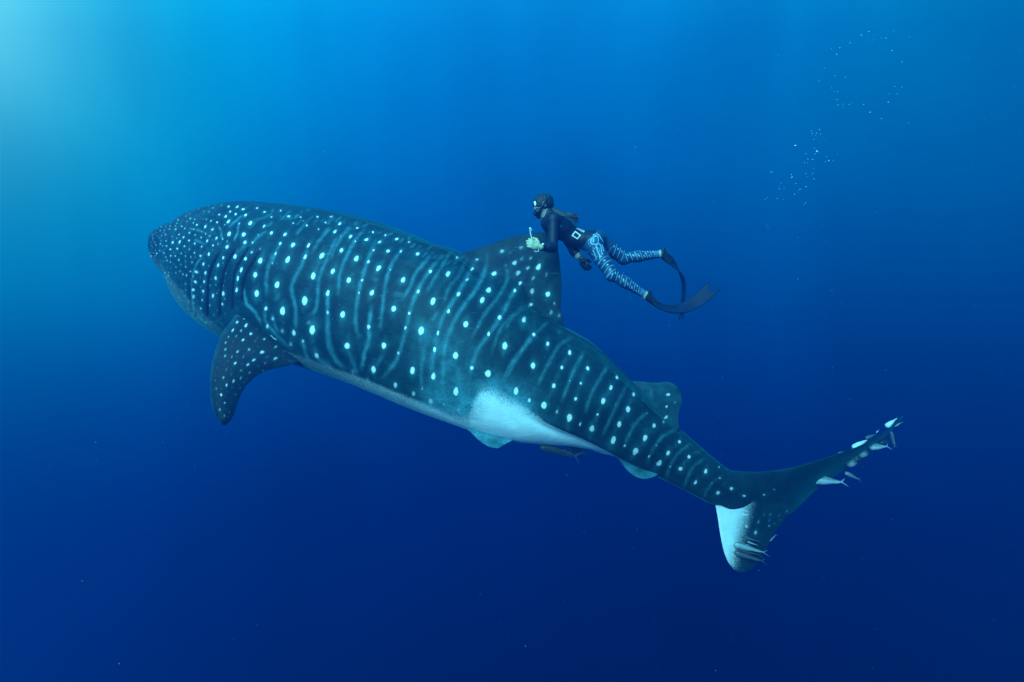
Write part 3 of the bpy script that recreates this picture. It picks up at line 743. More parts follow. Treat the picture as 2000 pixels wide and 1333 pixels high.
# ------------------------------------------------------------------ soft solids: distance fields turned into one skin
def surface_nets(fn, lo, hi, h):
    lo = np.array(lo, float); n = np.ceil((np.array(hi) - lo) / h).astype(int) + 1
    ax = [lo[k] + np.arange(n[k]) * h for k in range(3)]
    K = 4; nc_ = (n + K - 1) // K
    cen = [lo[k] + (np.arange(nc_[k]) * K + (K - 1) / 2) * h for k in range(3)]
    Xc = np.stack(np.meshgrid(*cen, indexing='ij'), -1).astype(np.float32); Dc = fn(Xc)
    D = np.repeat(np.repeat(np.repeat(Dc, K, 0), K, 1), K, 2)[:n[0], :n[1], :n[2]].astype(np.float32)
    near_ = np.repeat(np.repeat(np.repeat(np.abs(Dc) < K * h * 1.5, K, 0), K, 1), K, 2)[:n[0], :n[1], :n[2]]
    ii = np.argwhere(near_); D[near_] = fn((lo + ii * h).astype(np.float32))
    ins = D < 0
    cs = ins[:-1, :-1, :-1].astype(np.int8)
    tot = np.zeros(np.array(D.shape) - 1, np.int8)
    for a in (0, 1):
        for b in (0, 1):
            for c in (0, 1):
                tot += ins[a:D.shape[0] - 1 + a, b:D.shape[1] - 1 + b, c:D.shape[2] - 1 + c]
    act = (tot > 0) & (tot < 8); idx = -np.ones(act.shape, np.int64); cells = np.argwhere(act); idx[act] = np.arange(len(cells))
    acc = np.zeros((len(cells), 3)); cnt = np.zeros(len(cells))
    corner = np.array([(a, b, c) for a in (0, 1) for b in (0, 1) for c in (0, 1)])
    for p in corner:
        for k in range(3):
            if p[k] == 0:
                q = p.copy(); q[k] = 1
                d0 = D[tuple((cells + p).T)]; d1 = D[tuple((cells + q).T)]
                m = (d0 < 0) != (d1 < 0); t = np.where(m, d0 / np.where(m, d0 - d1, 1), 0)
                pos = np.broadcast_to(p.astype(float), cells.shape).copy(); pos[:, k] += t
                acc[m] += pos[m]; cnt[m] += 1
    v = lo + (cells + acc / cnt[:, None]) * h
    quads = []
    for k in range(3):
        a, b = [(1, 2), (2, 0), (0, 1)][k]
        sl0 = [slice(1, -1)] * 3; sl0[k] = slice(0, -1); sl1 = [slice(1, -1)] * 3; sl1[k] = slice(1, None)
        i0, i1 = ins[tuple(sl0)], ins[tuple(sl1)]
        for cond, flip in ((i0 & ~i1, False), (~i0 & i1, True)):
            e = np.argwhere(cond)
            if not len(e): continue
            e[:, a] += 1; e[:, b] += 1
            def g(da, db):
                w = e.copy(); w[:, a] -= da; w[:, b] -= db; return idx[tuple(w.T)]
            f = np.stack([g(1, 1), g(0, 1), g(0, 0), g(1, 0)], 1)
            quads.append(f[:, ::-1] if flip else f)
    return v, np.concatenate(quads)


def cone(p, a, b, ra, rb):
    a, b = np.asarray(a, np.float32), np.asarray(b, np.float32); ab = b - a; L2 = float(ab @ ab) + 1e-9
    t = np.clip(((p - a) @ ab) / L2, 0, 1)
    return np.linalg.norm(p - a - t[..., None] * ab, axis=-1) - (ra + (rb - ra) * t)


def ellip(p, c, r, rot=None):
    q = p - np.asarray(c, np.float32)
    if rot is not None: q = q @ np.asarray(rot, np.float32)
    r = np.asarray(r, np.float32); k0 = np.linalg.norm(q / r, axis=-1); k1 = np.linalg.norm(q / (r * r), axis=-1) + 1e-9
    return k0 * (k0 - 1) / k1


def smin(a, b, k):
    h = np.clip(.5 + .5 * (b - a) / k, 0, 1); return b * (1 - h) + a * h - k * h * (1 - h)


def union(ds, k=.02):
    d = ds[0]
    for e in ds[1:]: d = smin(d, e, k)
    return d


def tri_ok(me):
    return me


# ------------------------------------------------------------------ the freediver
def build_diver():
    px = lambda ox, oy, s_: (lambda a, b, d: P(ox + a / s_, oy + b / s_, d))
    A = px(1000, 370, 7.84); B = px(1120, 440, 6.665)
    mpp = 6.4 / F
    # joints
    neck0, neck1 = A(590, 395, 6.44), A(520, 330, 6.44)
    head = A(475, 250, 6.44)
    shL, shR = A(640, 470, 6.32), A(650, 440, 6.60)
    chest, waist, pelvis = A(720, 590, 6.45), A(950, 740, 6.45), A(1210, 810, 6.45)
    elL, wrL = A(625, 895, 6.22), A(440, 890, 6.14)
    elR, wrR = A(950, 945, 6.56), A(1050, 1070, 6.52)
    hipL, hipR = A(1250, 870, 6.38), A(1330, 790, 6.53)
    knL, anL = B(500, 640, 6.32), B(955, 920, 6.34)
    knR, anR = B(660, 430, 6.58), B(1150, 375, 6.56)
    toL, toR = B(1080, 1030, 6.34), B(1260, 480, 6.56)
    org = waist.copy()

    def torso(p):
        up = norm(chest - pelvis); side = norm(np.cross(up, [0, 1, 0])); rot = np.stack([up, side, np.cross(up, side)], 1)
        return union([ellip(p, chest + .02 * up, (.175, .105, .150), rot), cone(p, chest - .05 * up, waist, .104, .086), cone(p, waist, pelvis, .088, .094),
                      ellip(p, pelvis, (.13, .098, .145), rot), cone(p, shL, chest, .062, .09), cone(p, shR, chest, .062, .09),
                      ellip(p, A(1285, 760, 6.40), (.10, .085, .085)), ellip(p, A(1300, 745, 6.53), (.095, .08, .08)), cone(p, shL, shR, .058, .058), cone(p, neck0, chest, .052, .09)], .035)

    def leg(p, h, k, a):
        m = (k + a) / 2 + (k - a) * .12
        thigh = union([cone(p, h, k, .092, .054), cone(p, h * .6 + k * .4 + np.array([0, 0, -.006]), k, .074, .05)], .02)
        return union([thigh, cone(p, k, m, .052, .052), cone(p, m, a, .052, .031), ellip(p, k + np.array([-.01, 0, -.014]), (.055, .05, .05))], .03)

    def foot(p, a, t): return union([cone(p, a, t, .034, .022), ellip(p, a, (.04, .035, .04))], .02)

    def arm(p, s_, e, w):
        m = e * .65 + w * .35
        return union([cone(p, s_, e, .052, .041), cone(p, e, m, .042, .039), cone(p, m, w, .039, .024)], .025)

    def headf(p):
        fwd = norm(A(395, 330, 6.44) - head); upd = norm(np.cross([0, 1, 0], fwd)); upd = upd if upd[2] > 0 else -upd
        rot = np.stack([fwd, np.array([0, 1, 0]), upd], 1)
        o = lambda f, u, s_=0: head + fwd * f + upd * u + np.array([0, 1, 0]) * s_
        ds = [ellip(p, o(-.005, .012), (.098, .076, .092), rot), ellip(p, o(.045, -.058), (.052, .050, .055), rot),
              cone(p, o(.066, -.085), o(.070, -.092), .022, .020), cone(p, o(.088, -.018), o(.104, -.046), .010, .013),
              cone(p, o(.086, -.070, -.014), o(.086, -.070, .014), .010, .010), cone(p, o(.085, .005, -.02), o(.085, .005, .02), .016, .016),
              cone(p, o(.0, -.02, -.074), o(-.008, .004, -.078), .012, .015), cone(p, o(.0, -.02, .074), o(-.008, .004, .078), .012, .015)]
        d = union(ds, .022)
        for q in (-.03, .03): d = np.maximum(d, -(np.linalg.norm(p - o(.102, -.008, q), axis=-1) - .013))
        return d

    def hand(p, w, d, side, back, curls, size=1.0):
        """palm, four separate bent fingers and a thumb from the palm's side"""
        d = norm(d); side = norm(side - d * (side @ d)); nrm = np.cross(d, side); nrm = nrm if nrm @ back > 0 else -nrm
        rot = np.stack([d, side, nrm], 1); S_ = size
        ds = [ellip(p, w + d * .052 * S_, (.050 * S_, .040 * S_, .017 * S_), rot), cone(p, w - d * .01, w + d * .03 * S_, .022 * S_, .022 * S_)]
        pal = union(ds, .012); fs = []
        for k, (L_, r_) in enumerate(((.066, .0085), (.076, .009), (.071, .0085), (.056, .0075))):
            b0 = w + d * (.088 - .004 * abs(k - 1)) * S_ + side * (.030 - .020 * k) * S_
            ang = curls[k]; pts = [b0]; dirv = d
            for j, f in enumerate((.45, .32, .23)):
                a_ = ang * (.5 + .35 * j); dirv = norm(d * math.cos(a_ * (j + 1) * .8) - nrm * math.sin(a_ * (j + 1) * .8) + side * (.04 - .03 * k))
                pts.append(pts[-1] + dirv * L_ * f * S_)
            fs.append(union([cone(p, pts[j], pts[j + 1], r_ * S_ * (1 - .1 * j), r_ * S_ * (.9 - .1 * j)) for j in range(3)], .003))
        t0 = w + d * .025 * S_ + side * .030 * S_; t1 = t0 + (d * .55 + side * .65 - nrm * .45) * .038 * S_; t2 = t1 + (d * .9 + side * .1 - nrm * .45) * .032 * S_
        th_ = union([cone(p, t0, t1, .013 * S_, .010 * S_), cone(p, t1, t2, .010 * S_, .0085 * S_)], .006)
        fg = fs[0]
        for f in fs[1:]: fg = np.minimum(fg, f)
        return union([pal, fg, th_], .008)

    dL = norm(A(235, 810, 6.10) - wrL); dR = norm(A(1120, 1165, 6.50) - wrR)
    handL = lambda p: hand(p, wrL + dL * .01, dL, np.array([-.3, -.15, .9]), np.array([-.1, -1, .1]), (1.25, 1.15, 1.2, 1.3), 1.10)
    handR = lambda p: hand(p, wrR + dR * .01, dR, np.array([.7, -.4, .5]), np.array([-.6, -.6, -.3]), (.9, .9, .9, .9), 1.0)
    # keep far prims cheap: evaluate everything on a whole grid
    def body(p):
        return union([torso(p), leg(p, hipL, knL, anL), leg(p, hipR, knR, anR), foot(p, anL, toL), foot(p, anR, toR), arm(p, shL, elL, wrL), arm(p, shR, elR, wrR),
                      cone(p, neck0, neck1, .050, .046)], .022)

    def full(p):
        return smin(smin(body(p), headf(p), .02), np.minimum(handL(p), handR(p)), .008)

    allp = np.array([head, shL, shR, chest, pelvis, elL, wrL, elR, wrR, knL, anL, knR, anR, toL, toR, wrL + dL * .2, wrR + dR * .2])
    lo, hi = allp.min(0) - .16, allp.max(0) + .16
    root = empty('person', org)
    tag(root, 'freediver with braided hair, dark top and patterned leggings, swimming beside the dorsal fin', 'person')
    Mi = Matrix.Translation(Vector(-org))

    def shell(name, fn, mat, h=.0062, lo_=None, hi_=None, attrs=None, parent=root):
        v, q = surface_nets(fn, lo if lo_ is None else lo_, hi if hi_ is None else hi_, h)
        me = make_mesh(name, v, q, attrs(v) if attrs else None); me.transform(Mi); return link(name, me, mat, parent)

    skin = material('human_skin', (.40, .34, .28), .5, .4, vary=.06)
    bodyo = shell('body', full, skin, .0058)
    # ---- suit
    suit = material('black_neoprene', (.005, .010, .022), .55, .3, bump=.002, vary=.3, scale=30)
    ax_w = norm(A(1280, 850, 6.45) - A(1000, 640, 6.45))
    def top(p):
        d = union([torso(p), arm(p, shL, elL, wrL), arm(p, shR, elR, wrR), cone(p, neck0, neck1, .050, .046), leg(p, hipL, knL, anL), leg(p, hipR, knR, anR)], .022) - .006
        # hem running over the hip
        hem0, hem1 = A(1090, 870, 6.4), A(1265, 672, 6.4); t = hem1 - hem0; nh = norm(np.array([t[2], 0, -t[0]])); nh = nh if nh[0] > 0 else -nh
        d = np.maximum(d, (p - hem0) @ nh.astype(np.float32))
        for w_, e_ in ((wrL, elL), (wrR, elR)):
            n_ = norm(w_ - e_); q = (p - (w_ - n_ * .012)) @ n_.astype(np.float32)
            d = np.where(np.linalg.norm(p - w_, axis=-1) < .16, np.maximum(d, np.where(np.linalg.norm(p - w_, axis=-1) < .16, q, -1)), d)
        n_ = norm(neck1 - neck0); q = (p - (neck0 + n_ * .060)) @ n_.astype(np.float32)
        d = np.where(np.linalg.norm(p - neck1, axis=-1) < .13, np.maximum(d, q), d)
        return d
    shell('wetsuit_top', top, suit, .0062)

    hem0, hem1 = A(1078, 870, 6.4), A(1253, 668, 6.4); t_ = hem1 - hem0; nh = norm(np.array([t_[2], 0, -t_[0]])); nh = nh if nh[0] > 0 else -nh
    def leggings(p):
        d = union([torso(p), leg(p, hipL, knL, anL), leg(p, hipR, knR, anR)], .022) - .0035
        d = np.maximum(d, -((p - hem0) @ nh.astype(np.float32)))
        for a_, k_ in ((anL, knL), (anR, knR)):
            n_ = norm(a_ - k_); q = (p - a_ - n_ * .06) @ n_.astype(np.float32)
            d = np.where(np.linalg.norm(p - a_, axis=-1) < .12, np.maximum(d, q), d)
        return d

    SW = [[(155, 215), (185, 165), (225, 135), (270, 125), (310, 145), (325, 190), (320, 235)], [(235, 175), (225, 215), (240, 245), (285, 250), (315, 240)],
          [(250, 170), (265, 150), (290, 150)], [(320, 240), (300, 265), (290, 290)], [(325, 240), (350, 255), (362, 300), (365, 350), (385, 380)],
          [(300, 290), (310, 330), (335, 380), (345, 440)], [(300, 108), (330, 130), (360, 175), (380, 210)], [(175, 215), (200, 180)], [(262, 180), (258, 220)],
          [(395, 340), (385, 300), (375, 260)], [(255, 330), (285, 390)]]
    SW = [[(1120 + a / 6.665, 440 + b / 6.665) for a, b in l_] for l_ in SW]

    def printf(v):
        X, Y = proj(v); X = X.astype(np.float32); Y = Y.astype(np.float32)
        out = np.zeros(len(v), np.float32)
        dl = [cone(v, h, a_, .0, .0) for h, a_ in ((hipL, knL), (knL, anL), (hipR, knR), (knR, anR))]
        isL = np.minimum(dl[0], dl[1]) < np.minimum(dl[2], dl[3])
        for L_, (h, k_, a_) in ((True, (hipL, knL, anL)), (False, (hipR, knR, anR))):
            m = isL == L_
            pv = v[m]; l1, l2 = np.linalg.norm(k_ - h), np.linalg.norm(a_ - k_)
            n1, n2 = (k_ - h) / l1, (a_ - k_) / l2
            low = cone(pv, k_, a_, 0, 0) < cone(pv, h, k_, 0, 0)
            u = np.where(low, l1 + np.clip((pv - k_) @ n2, 0, l2 * 1.1), (pv - h) @ n1)
            c_ = np.where(low[:, None], k_ + n2 * ((pv - k_) @ n2)[:, None], h + n1 * ((pv - h) @ n1)[:, None])
            ax_ = np.where(low[:, None], n2, n1); r_ = pv - c_
            up = norm(np.array([0, -.45, .9]) - ax_ * (ax_ @ np.array([0, -.45, .9]))[:, None]); sd = np.cross(ax_, up)
            phi = np.arctan2(np.sum(r_ * sd, 1), np.sum(r_ * up, 1))     # 0 on top, +-pi below
            P_ = .053
            uu = u + .012 * np.sin(phi * 1.7 + 1) ; ph = (uu / P_) % 1; row = np.floor(uu / P_)
            line = np.exp(-((ph - .5) / .10) ** 2) * ss(2.3, 1.8, np.abs(phi)) * (.75 + .25 * np.sin(row * 7.3 + phi) ** 2)
            off_ = .6 * np.sin(row * 12.9); spc = 1.25
            pp = ((phi + off_) / spc + .5) % 1 - .5; ru = (((ph + .5) % 1) - .5) * P_; rp = pp * spc * np.maximum(np.linalg.norm(r_, axis=1), .02)
            dot = ss(1.25, .6, np.sqrt((ru / .0075) ** 2 + (rp / .0125) ** 2)) * ss(2.0, 1.4, np.abs(phi))
            val = np.maximum(line * .66, dot)
            # fine freckles at the ankles
            fr = u > l1 + l2 * .78
            q1 = (u / .017) % 1 - .5; q2 = ((phi / .38 + .5 * np.floor(u / .017)) % 1) - .5
            frk = ss(.42, .18, np.hypot(q1, q2)) * ss(2.3, 1.8, np.abs(phi)); val = np.where(fr, frk * .9, val)
            val = np.where(u < .13, val * .25, val)
            out[m] = val
        # swirls and spots over the hip
        hip = (X < 1182) & (Y < 515)
        hv = np.zeros(len(v), np.float32)
        for l_ in SW:
            d, _, _ = seg_dist(X[hip], Y[hip], smooth_line(l_, 14)); hv[hip] = np.maximum(hv[hip], .75 * ss(1.5, .4, d))
        rg = np.random.default_rng(9)
        for _ in range(90):
            cx, cy, r_ = rg.uniform(1136, 1185), rg.uniform(455, 520), rg.uniform(.7, 1.5)
            d = np.hypot(X - cx, (Y - cy) / 1.3); hv = np.maximum(hv, ss(r_ * 1.2, r_ * .5, d) * rg.uniform(.3, .85))
        wash = .30 * np.exp(-(np.hypot((X - 1158) / 13, (Y - 468) / 10)) ** 2)
        hv = np.maximum(hv, wash) * ss(1188, 1176, X) * ss(522, 508, Y) * ss(0, 1, np.clip((v[:, 1] < 9), 0, 1) * 1.0)
        return {'print': np.maximum(out, hv)}
    lm = bpy.data.materials.new('spotted_leggings'); lm.use_nodes = True; b = lm.node_tree.nodes['Principled BSDF']; q = Nodes(lm)
    q.L.new(q.mix(q.rng(q.attr('print'), .1, .75), q.mix(q.noise(14, 3), (.006, .030, .085), (.012, .060, .15)), (.22, .48, .60)), b.inputs['Base Color'])
    b.inputs['Roughness'].default_value = .5; b.inputs['Specular IOR Level'].default_value = .4
    shell('leggings', leggings, lm, .0048, lo_=np.array([hipL[0] - .2, lo[1], min(anL[2], knL[2]) - .12]), hi_=np.array([max(anL[0], anR[0]) + .06, hi[1], hipR[2] + .17]), attrs=printf)

    # ---- hair: cap, bun-like back and a long braid ending in a loose tuft
    hm = bpy.data.materials.new('brown_hair'); hm.use_nodes = True; b = hm.node_tree.nodes['Principled BSDF']; q = Nodes(hm)
    mp = q.N.new('ShaderNodeMapping'); q.L.new(q.coord(), mp.inputs[0]); mp.inputs['Scale'].default_value = (30, 160, 160)
    q.L.new(q.mix(q.rng(q.noise(1.2, 3, .6, mp.outputs[0]), .3, .7), (.010, .013, .010), (.075, .078, .038)), b.inputs['Base Color']); b.inputs['Roughness'].default_value = .5
    hd_ = material('dark_hair', (.012, .018, .018), .5, .3, bump=.004, vary=.5, scale=60)
    fwd = norm(A(395, 330, 6.44) - head); upd = norm(np.cross([0, 1, 0], fwd)); upd = upd if upd[2] > 0 else -upd
    rot = np.stack([fwd, np.array([0, 1, 0]), upd], 1)
    def hairf(p):
        cap = ellip(p, head - fwd * .012 + upd * .018, (.106, .086, .098), rot)
        cut = (p - (head + fwd * .052 + upd * .01)) @ (fwd * .88 - upd * .47).astype(np.float32)
        low = (p - (head - upd * .065)) @ (-upd).astype(np.float32)
        cap = np.maximum(np.maximum(cap, cut), low)
        bun = cone(p, A(568, 158, 6.44), A(558, 225, 6.44), .040, .055)
        d = smin(cap, bun, .03)
        d = smin(d, cone(p, A(590, 290, 6.44), A(640, 325, 6.42), .030, .022), .02)
        wob = .0035 * np.sin((p[..., 0] * 1.0 + p[..., 2] * .6) * 230) * np.sin(p[..., 1] * 160)
        return d + wob
    shell('hair', hairf, hd_, .0045, lo_=head - .17, hi_=head + np.array([.2, .15, .16]))
    br = even(np.array([A(625, 318, 6.41), A(700, 345, 6.39), A(770, 385, 6.37), A(830, 395, 6.36)]), 15)
    def braid(p):
        d = None
        for i in range(len(br) - 1):
            for s_ in (-1, 1):
                tdir = norm(br[i + 1] - br[i]); nn_ = norm(np.cross(tdir, [0, 1, 0]))
                a_ = br[i] + nn_ * s_ * .013; b_ = br[i + 1] - nn_ * s_ * .004
                e = cone(p, a_, b_, .0125, .010); d = e if d is None else smin(d, e, .003)
        return d
    shell('braid', braid, hd_, .0035, lo_=br.min(0) - .04, hi_=br.max(0) + .04)
    # tuft of loose strands
    tv, tq = [], []; rg = np.random.default_rng(3)
    for k in range(230):
        a_ = A(818 + rg.uniform(-10, 10), 390 + rg.uniform(-38, 30), 6.36 + rg.uniform(-.012, .012))
        s1 = rg.normal(0, 1); e_ = A(990 + rg.uniform(-45, 35), 470 + 46 * s1, 6.36 + rg.normal(0, .022)); mid = (a_ + e_) / 2 + np.array([rg.normal(0, .008), rg.normal(0, .012), .012 + s1 * .014 + rg.normal(0, .004)])
        pts = even(np.array([a_, mid, e_]), 7); base = len(tv) * 0 + sum(len(x_) for x_ in tv); r_ = rg.uniform(.004, .0075)
        ring = []
        for i, c_ in enumerate(pts):
            rr = r_ * (1 - .75 * (i / 6) ** 2); ring += [c_ + np.array([0, rr, 0]), c_ + np.array([-rr * .5, -rr * .5, rr * .87]), c_ + np.array([rr * .5, -rr * .5, -rr * .87])]
        tv.append(np.array(ring)); tq.append(grid_faces(7, 3, True, base))
    me = make_mesh('hair_tuft', np.concatenate(tv), np.concatenate(tq)); me.transform(Mi); link('hair_tuft', me, hm, root)

    # ---- mask and a small white patch at the brow
    rub = material('black_rubber', (.012, .013, .016), .4, .4, vary=.2); wht = material('white_plastic', (.85, .88, .86), .35, .5, vary=.03)
    o = lambda f, u, s_=0: head + fwd * f + upd * u + np.array([0, 1, 0]) * s_
    def maskf(p):
        sk = ellip(p, o(.088, -.012), (.048, .082, .044), rot)
        sk = np.maximum(sk, -ellip(p, o(.118, -.008), (.030, .064, .030), rot))
        nose = ellip(p, o(.110, -.048), (.026, .022, .026), rot)
        strap = np.abs(ellip(p, head + upd * .0, (.112, .092, .102), rot)) - .004
        strap = np.maximum(strap, np.abs((p - o(0, -.002)) @ (upd * .96 + fwd * .26).astype(np.float32)) - .014)
        return np.minimum(smin(sk, nose, .012), strap)
    mo = shell('diving_mask', maskf, rub, .0045, lo_=head - .17, hi_=head + .17)
    gl = material('mask_glass', (.02, .03, .04), .08, .8, vary=.02)
    gv, gq = ball((0, 0, 0), 1, 16, 8); gv = gv * np.array([.012, .058, .024]) @ rot.T + o(.124, -.004)
    me = make_mesh('mask_lens', gv, gq); me.transform(Mi); link('mask_lens', me, gl, mo)
    def patchf(p):
        s_ = np.abs(ellip(p, head - fwd * .01 + upd * .016, (.112, .090, .101), rot)) - .004
        s_ = np.maximum(s_, np.abs((p - A(352, 225, 6.40)) @ np.array([.93, 0, .25], np.float32)) - .010)
        return np.maximum(s_, np.linalg.norm((p - A(352, 225, 6.40)) * np.array([1.3, .45, .8], np.float32), axis=-1) - .022)
    shell('white_patch', patchf, wht, .0035, lo_=head - .15, hi_=head + .15)

    # ---- printed white squares on the back of the suit, each a raised frame of rubber print
    def frame_on(cs, w, name='square_print'):
        pts = [A(a_, b_, 6.2) for a_, b_ in cs]; vts, qs = [], []; n_e = 16
        outer, inner = [], []
        cen = np.mean(cs, 0)
        for k in range(4):
            a_, b_ = np.array(cs[k], float), np.array(cs[(k + 1) % 4], float)
            for i in range(n_e): outer.append(a_ + (b_ - a_) * i / n_e)
        outer = np.array(outer)
        half = []
        for k in range(4):
            pr, cu, nx = np.array(cs[k - 1], float), np.array(cs[k], float), np.array(cs[(k + 1) % 4], float)
            half.append(cu + (pr - cu) / np.linalg.norm(pr - cu) * w + (nx - cu) / np.linalg.norm(nx - cu) * w)
        inner = np.concatenate([np.array([half[k] + (half[(k + 1) % 4] - half[k]) * i / n_e for i in range(n_e)]) for k in range(4)])
        rows = [outer, (outer + inner) / 2, inner]; surf = []
        for r_ in rows:
            o_ = []
            for a_, b_ in r_:
                d_ = 6.15                                       # march to the suit surface
                for _ in range(40):
                    p_ = A(a_, b_, d_); s_ = float(top(p_[None].astype(np.float32))[0])
                    if s_ < .0006 or d_ > 6.6: break
                    d_ += max(s_ * .7, .0004)
                o_.append(A(a_, b_, d_ - .0035))
            surf.append(np.array(o_))
        n = len(outer); F_ = np.concatenate(surf); bk = F_ + np.array([0, .006, 0])
        q1 = grid_faces(3, n, True); q2 = q1[:, ::-1] + 3 * n
        rim = []
        for i in range(n):
            j = (i + 1) % n; rim += [(i, j, j + 3 * n, i + 3 * n)[::-1], (2 * n + i, 2 * n + j, 5 * n + j, 5 * n + i)]
        me = make_mesh(name, np.concatenate([F_, bk]), np.concatenate([q1, q2, np.array(rim)])); me.transform(Mi); return link(name, me, wht, root)
    frame_on([(912, 712), (968, 638), (1058, 702), (1005, 772)], 16)
    frame_on([(985, 600), (1003, 590), (1112, 635), (1100, 662)], 7)

    # ---- watch
    def watchf(p):
        n_ = norm(wrL - elL); d = np.abs(cone(p, wrL - n_ * .02, wrL - n_ * .021, .034, .034)) - .004
        return np.maximum(d, np.abs((p - (wrL - n_ * .02)) @ n_.astype(np.float32)) - .010)
    wo = shell('watch', watchf, rub, .004, lo_=wrL - .08, hi_=wrL + .08)
    n_ = norm(wrL - elL); fv, fq = ball(wrL - n_ * .02 + np.array([.004, -.028, .026]), .012, 12, 8); me = make_mesh('watch_face', fv, fq); me.transform(Mi); link('watch_face', me, wht, wo)

    # ---- long fins
    fm = material('dark_fin_blade', (.004, .014, .040), .5, .15, vary=.2, scale=8)
    def ribbon(pts, thick, notch=0.0, ns=64, nw=14):
        c = even(np.array([np.r_[p_[:3], p_[3:6]] for p_ in pts], float), ns)
        cen = np.array([B(*r_[:3]) for r_ in c])
        wv = np.array([[r_[3] / 6.665 * mpp, r_[5], -r_[4] / 6.665 * mpp] for r_ in c])
        t = np.linspace(-1, 1, nw); tan = norm(np.gradient(cen, axis=0)); nrm_ = norm(np.cross(tan, wv))
        ext = np.zeros((ns, nw)); s_ = np.linspace(0, 1, ns)
        if notch: ext = (np.abs(t)[None] - .62) * notch * ss(.86, 1, s_)[:, None]
        M = cen[:, None] + wv[:, None] * t[None, :, None] + tan[:, None] * ext[..., None]
        th_ = thick * (1 - .55 * s_)[:, None] * (1 + .9 * (np.abs(t)[None] > .9))
        a_, b_ = M + nrm_[:, None] * th_[..., None], M - nrm_[:, None] * th_[..., None]
        ring = np.concatenate([a_, b_[:, ::-1]], 1); v = ring.reshape(-1, 3); q_ = [grid_faces(ns, 2 * nw, True)]
        for r0, fl in ((0, True), ((ns - 1) * 2 * nw, False)):
            cp = np.array([(r0 + j, r0 + j + 1, r0 + 2 * nw - 2 - j, r0 + 2 * nw - 1 - j) for j in range(nw - 1)]); q_.append(cp[:, ::-1] if fl else cp)
        return v, np.concatenate(q_)
    for pts, a_, t__, kn in (
        ([(1040, 985, 6.34, 26, -26, .03), (1090, 1030, 6.33, 14, -34, .05), (1160, 1068, 6.33, 8, -40, .06), (1260, 1092, 6.33, 3, -48, .065), (1370, 1092, 6.33, -10, -52, .06), (1480, 1060, 6.32, -25, -58, .05),
          (1590, 1000, 6.32, -36, -60, .045), (1700, 915, 6.31, -44, -60, .045), (1805, 815, 6.31, -50, -60, .045)], anL, toL, knL),
        ([(1200, 400, 6.56, 20, -42, .03), (1250, 450, 6.56, 38, -40, .04), (1310, 515, 6.57, 34, -32, .06), (1365, 585, 6.58, 26, -18, .075), (1410, 665, 6.60, 14, -7, .085),
          (1436, 760, 6.62, 12, 2, .088), (1438, 860, 6.64, 13, 3, .088), (1430, 960, 6.66, 11, 2, .088), (1418, 1080, 6.68, 8, 1, .088), (1404, 1195, 6.70, 6, 0, .08)], anR, toR, knR)):
        v, q_ = ribbon(pts, .005, notch=.085)
        me = make_mesh('swim_fin', v, q_); me.transform(Mi); fo = link('swim_fin', me, fm, root)
        def pocket(p, a_=a_, t__=t__, kn=kn):
            f = norm(t__ - a_); d = union([cone(p, a_, t__, .043, .030), cone(p, a_ + norm(a_ - kn) * .02, a_ + np.array([.02, 0, .045]), .026, .022)], .02)
            n1 = norm(a_ - kn); return np.maximum(d, -((p - (a_ - n1 * .018)) @ n1.astype(np.float32)))
        shell('foot_pocket', pocket, rub, .005, lo_=np.minimum(a_, t__) - .09, hi_=np.maximum(a_, t__) + .09, parent=fo)

    pg_ = material('pale_hand_shell', (.58, .50, .32), .6, .3, vary=.08, scale=40)  # pale layer drawn over the front hand
    shell('pale_hand_shell', lambda p: np.maximum(handL(p) - .003, -((p - wrL) @ norm(wrL - elL).astype(np.float32)) - .012), pg_, .0035, lo_=wrL - .24, hi_=wrL + .24)
    shell('glove', lambda p: np.maximum(handR(p) - .003, -((p - wrR) @ norm(wrR - elR).astype(np.float32)) - .02), rub, .0035, lo_=wrR - .2, hi_=wrR + .2)
    # ---- what the hands hold: top-level things
    def tube(pts, r, n=8, seg=20):
        c = even(np.array(pts), seg); T_ = norm(np.gradient(c, axis=0)); u_ = norm(np.cross(T_, [.2, 1, .1])); w_ = np.cross(T_, u_)
        a = np.arange(n) / n * 2 * math.pi
        v = c[:, None] + r * (np.cos(a)[None, :, None] * u_[:, None] + np.sin(a)[None, :, None] * w_[:, None])
        q_ = [grid_faces(seg, n, True)]
        for r0, fl in ((0, True), ((seg - 1) * n, False)):
            cp = np.array([(r0 + j, r0 + j + 1, r0 + n - 2 - j, r0 + n - 1 - j) for j in range(n // 2 - 1)]); q_.append(cp[:, ::-1] if fl else cp)
        return v.reshape(-1, 3), np.concatenate(q_)
    st = empty('sampling_stick', A(300, 760, 6.08)); o0 = np.array(st.location)
    tag(st, 'thin white stick with a knobbed tip, held in the diver\'s pale front hand', 'stick')
    v, q_ = tube([A(330, 830, 6.10), A(303, 760, 6.08), A(290, 700, 6.08), A(280, 660, 6.08), A(279, 612, 6.08)], .0042)
    link('rod', make_mesh('rod', v - o0, q_), wht, st)
    v, q_ = ball(A(279, 603, 6.08), .011, 12, 8); link('knob', make_mesh('knob', v - o0, q_), wht, st)
    v, q_ = tube([A(288, 606, 6.08), A(302, 618, 6.08), A(308, 636, 6.08)], .003, 6, 8); link('hook', make_mesh('hook', v - o0, q_), wht, st)
    cl = empty('lanyard', A(370, 940, 6.10)); o0 = np.array(cl.location)
    tag(cl, 'small pale cord loop dangling below the diver\'s front wrist', 'cord')
    v, q_ = tube([A(405, 915, 6.10), A(402, 950, 6.09), A(370, 957, 6.09), A(347, 946, 6.09), A(343, 935, 6.10)], .0024, 6, 16)
    link('cord', make_mesh('cord', v - o0, q_), wht, cl)

    cam_o = empty('action_camera', A(1062, 1058, 6.44)); o0 = np.array(cam_o.location)
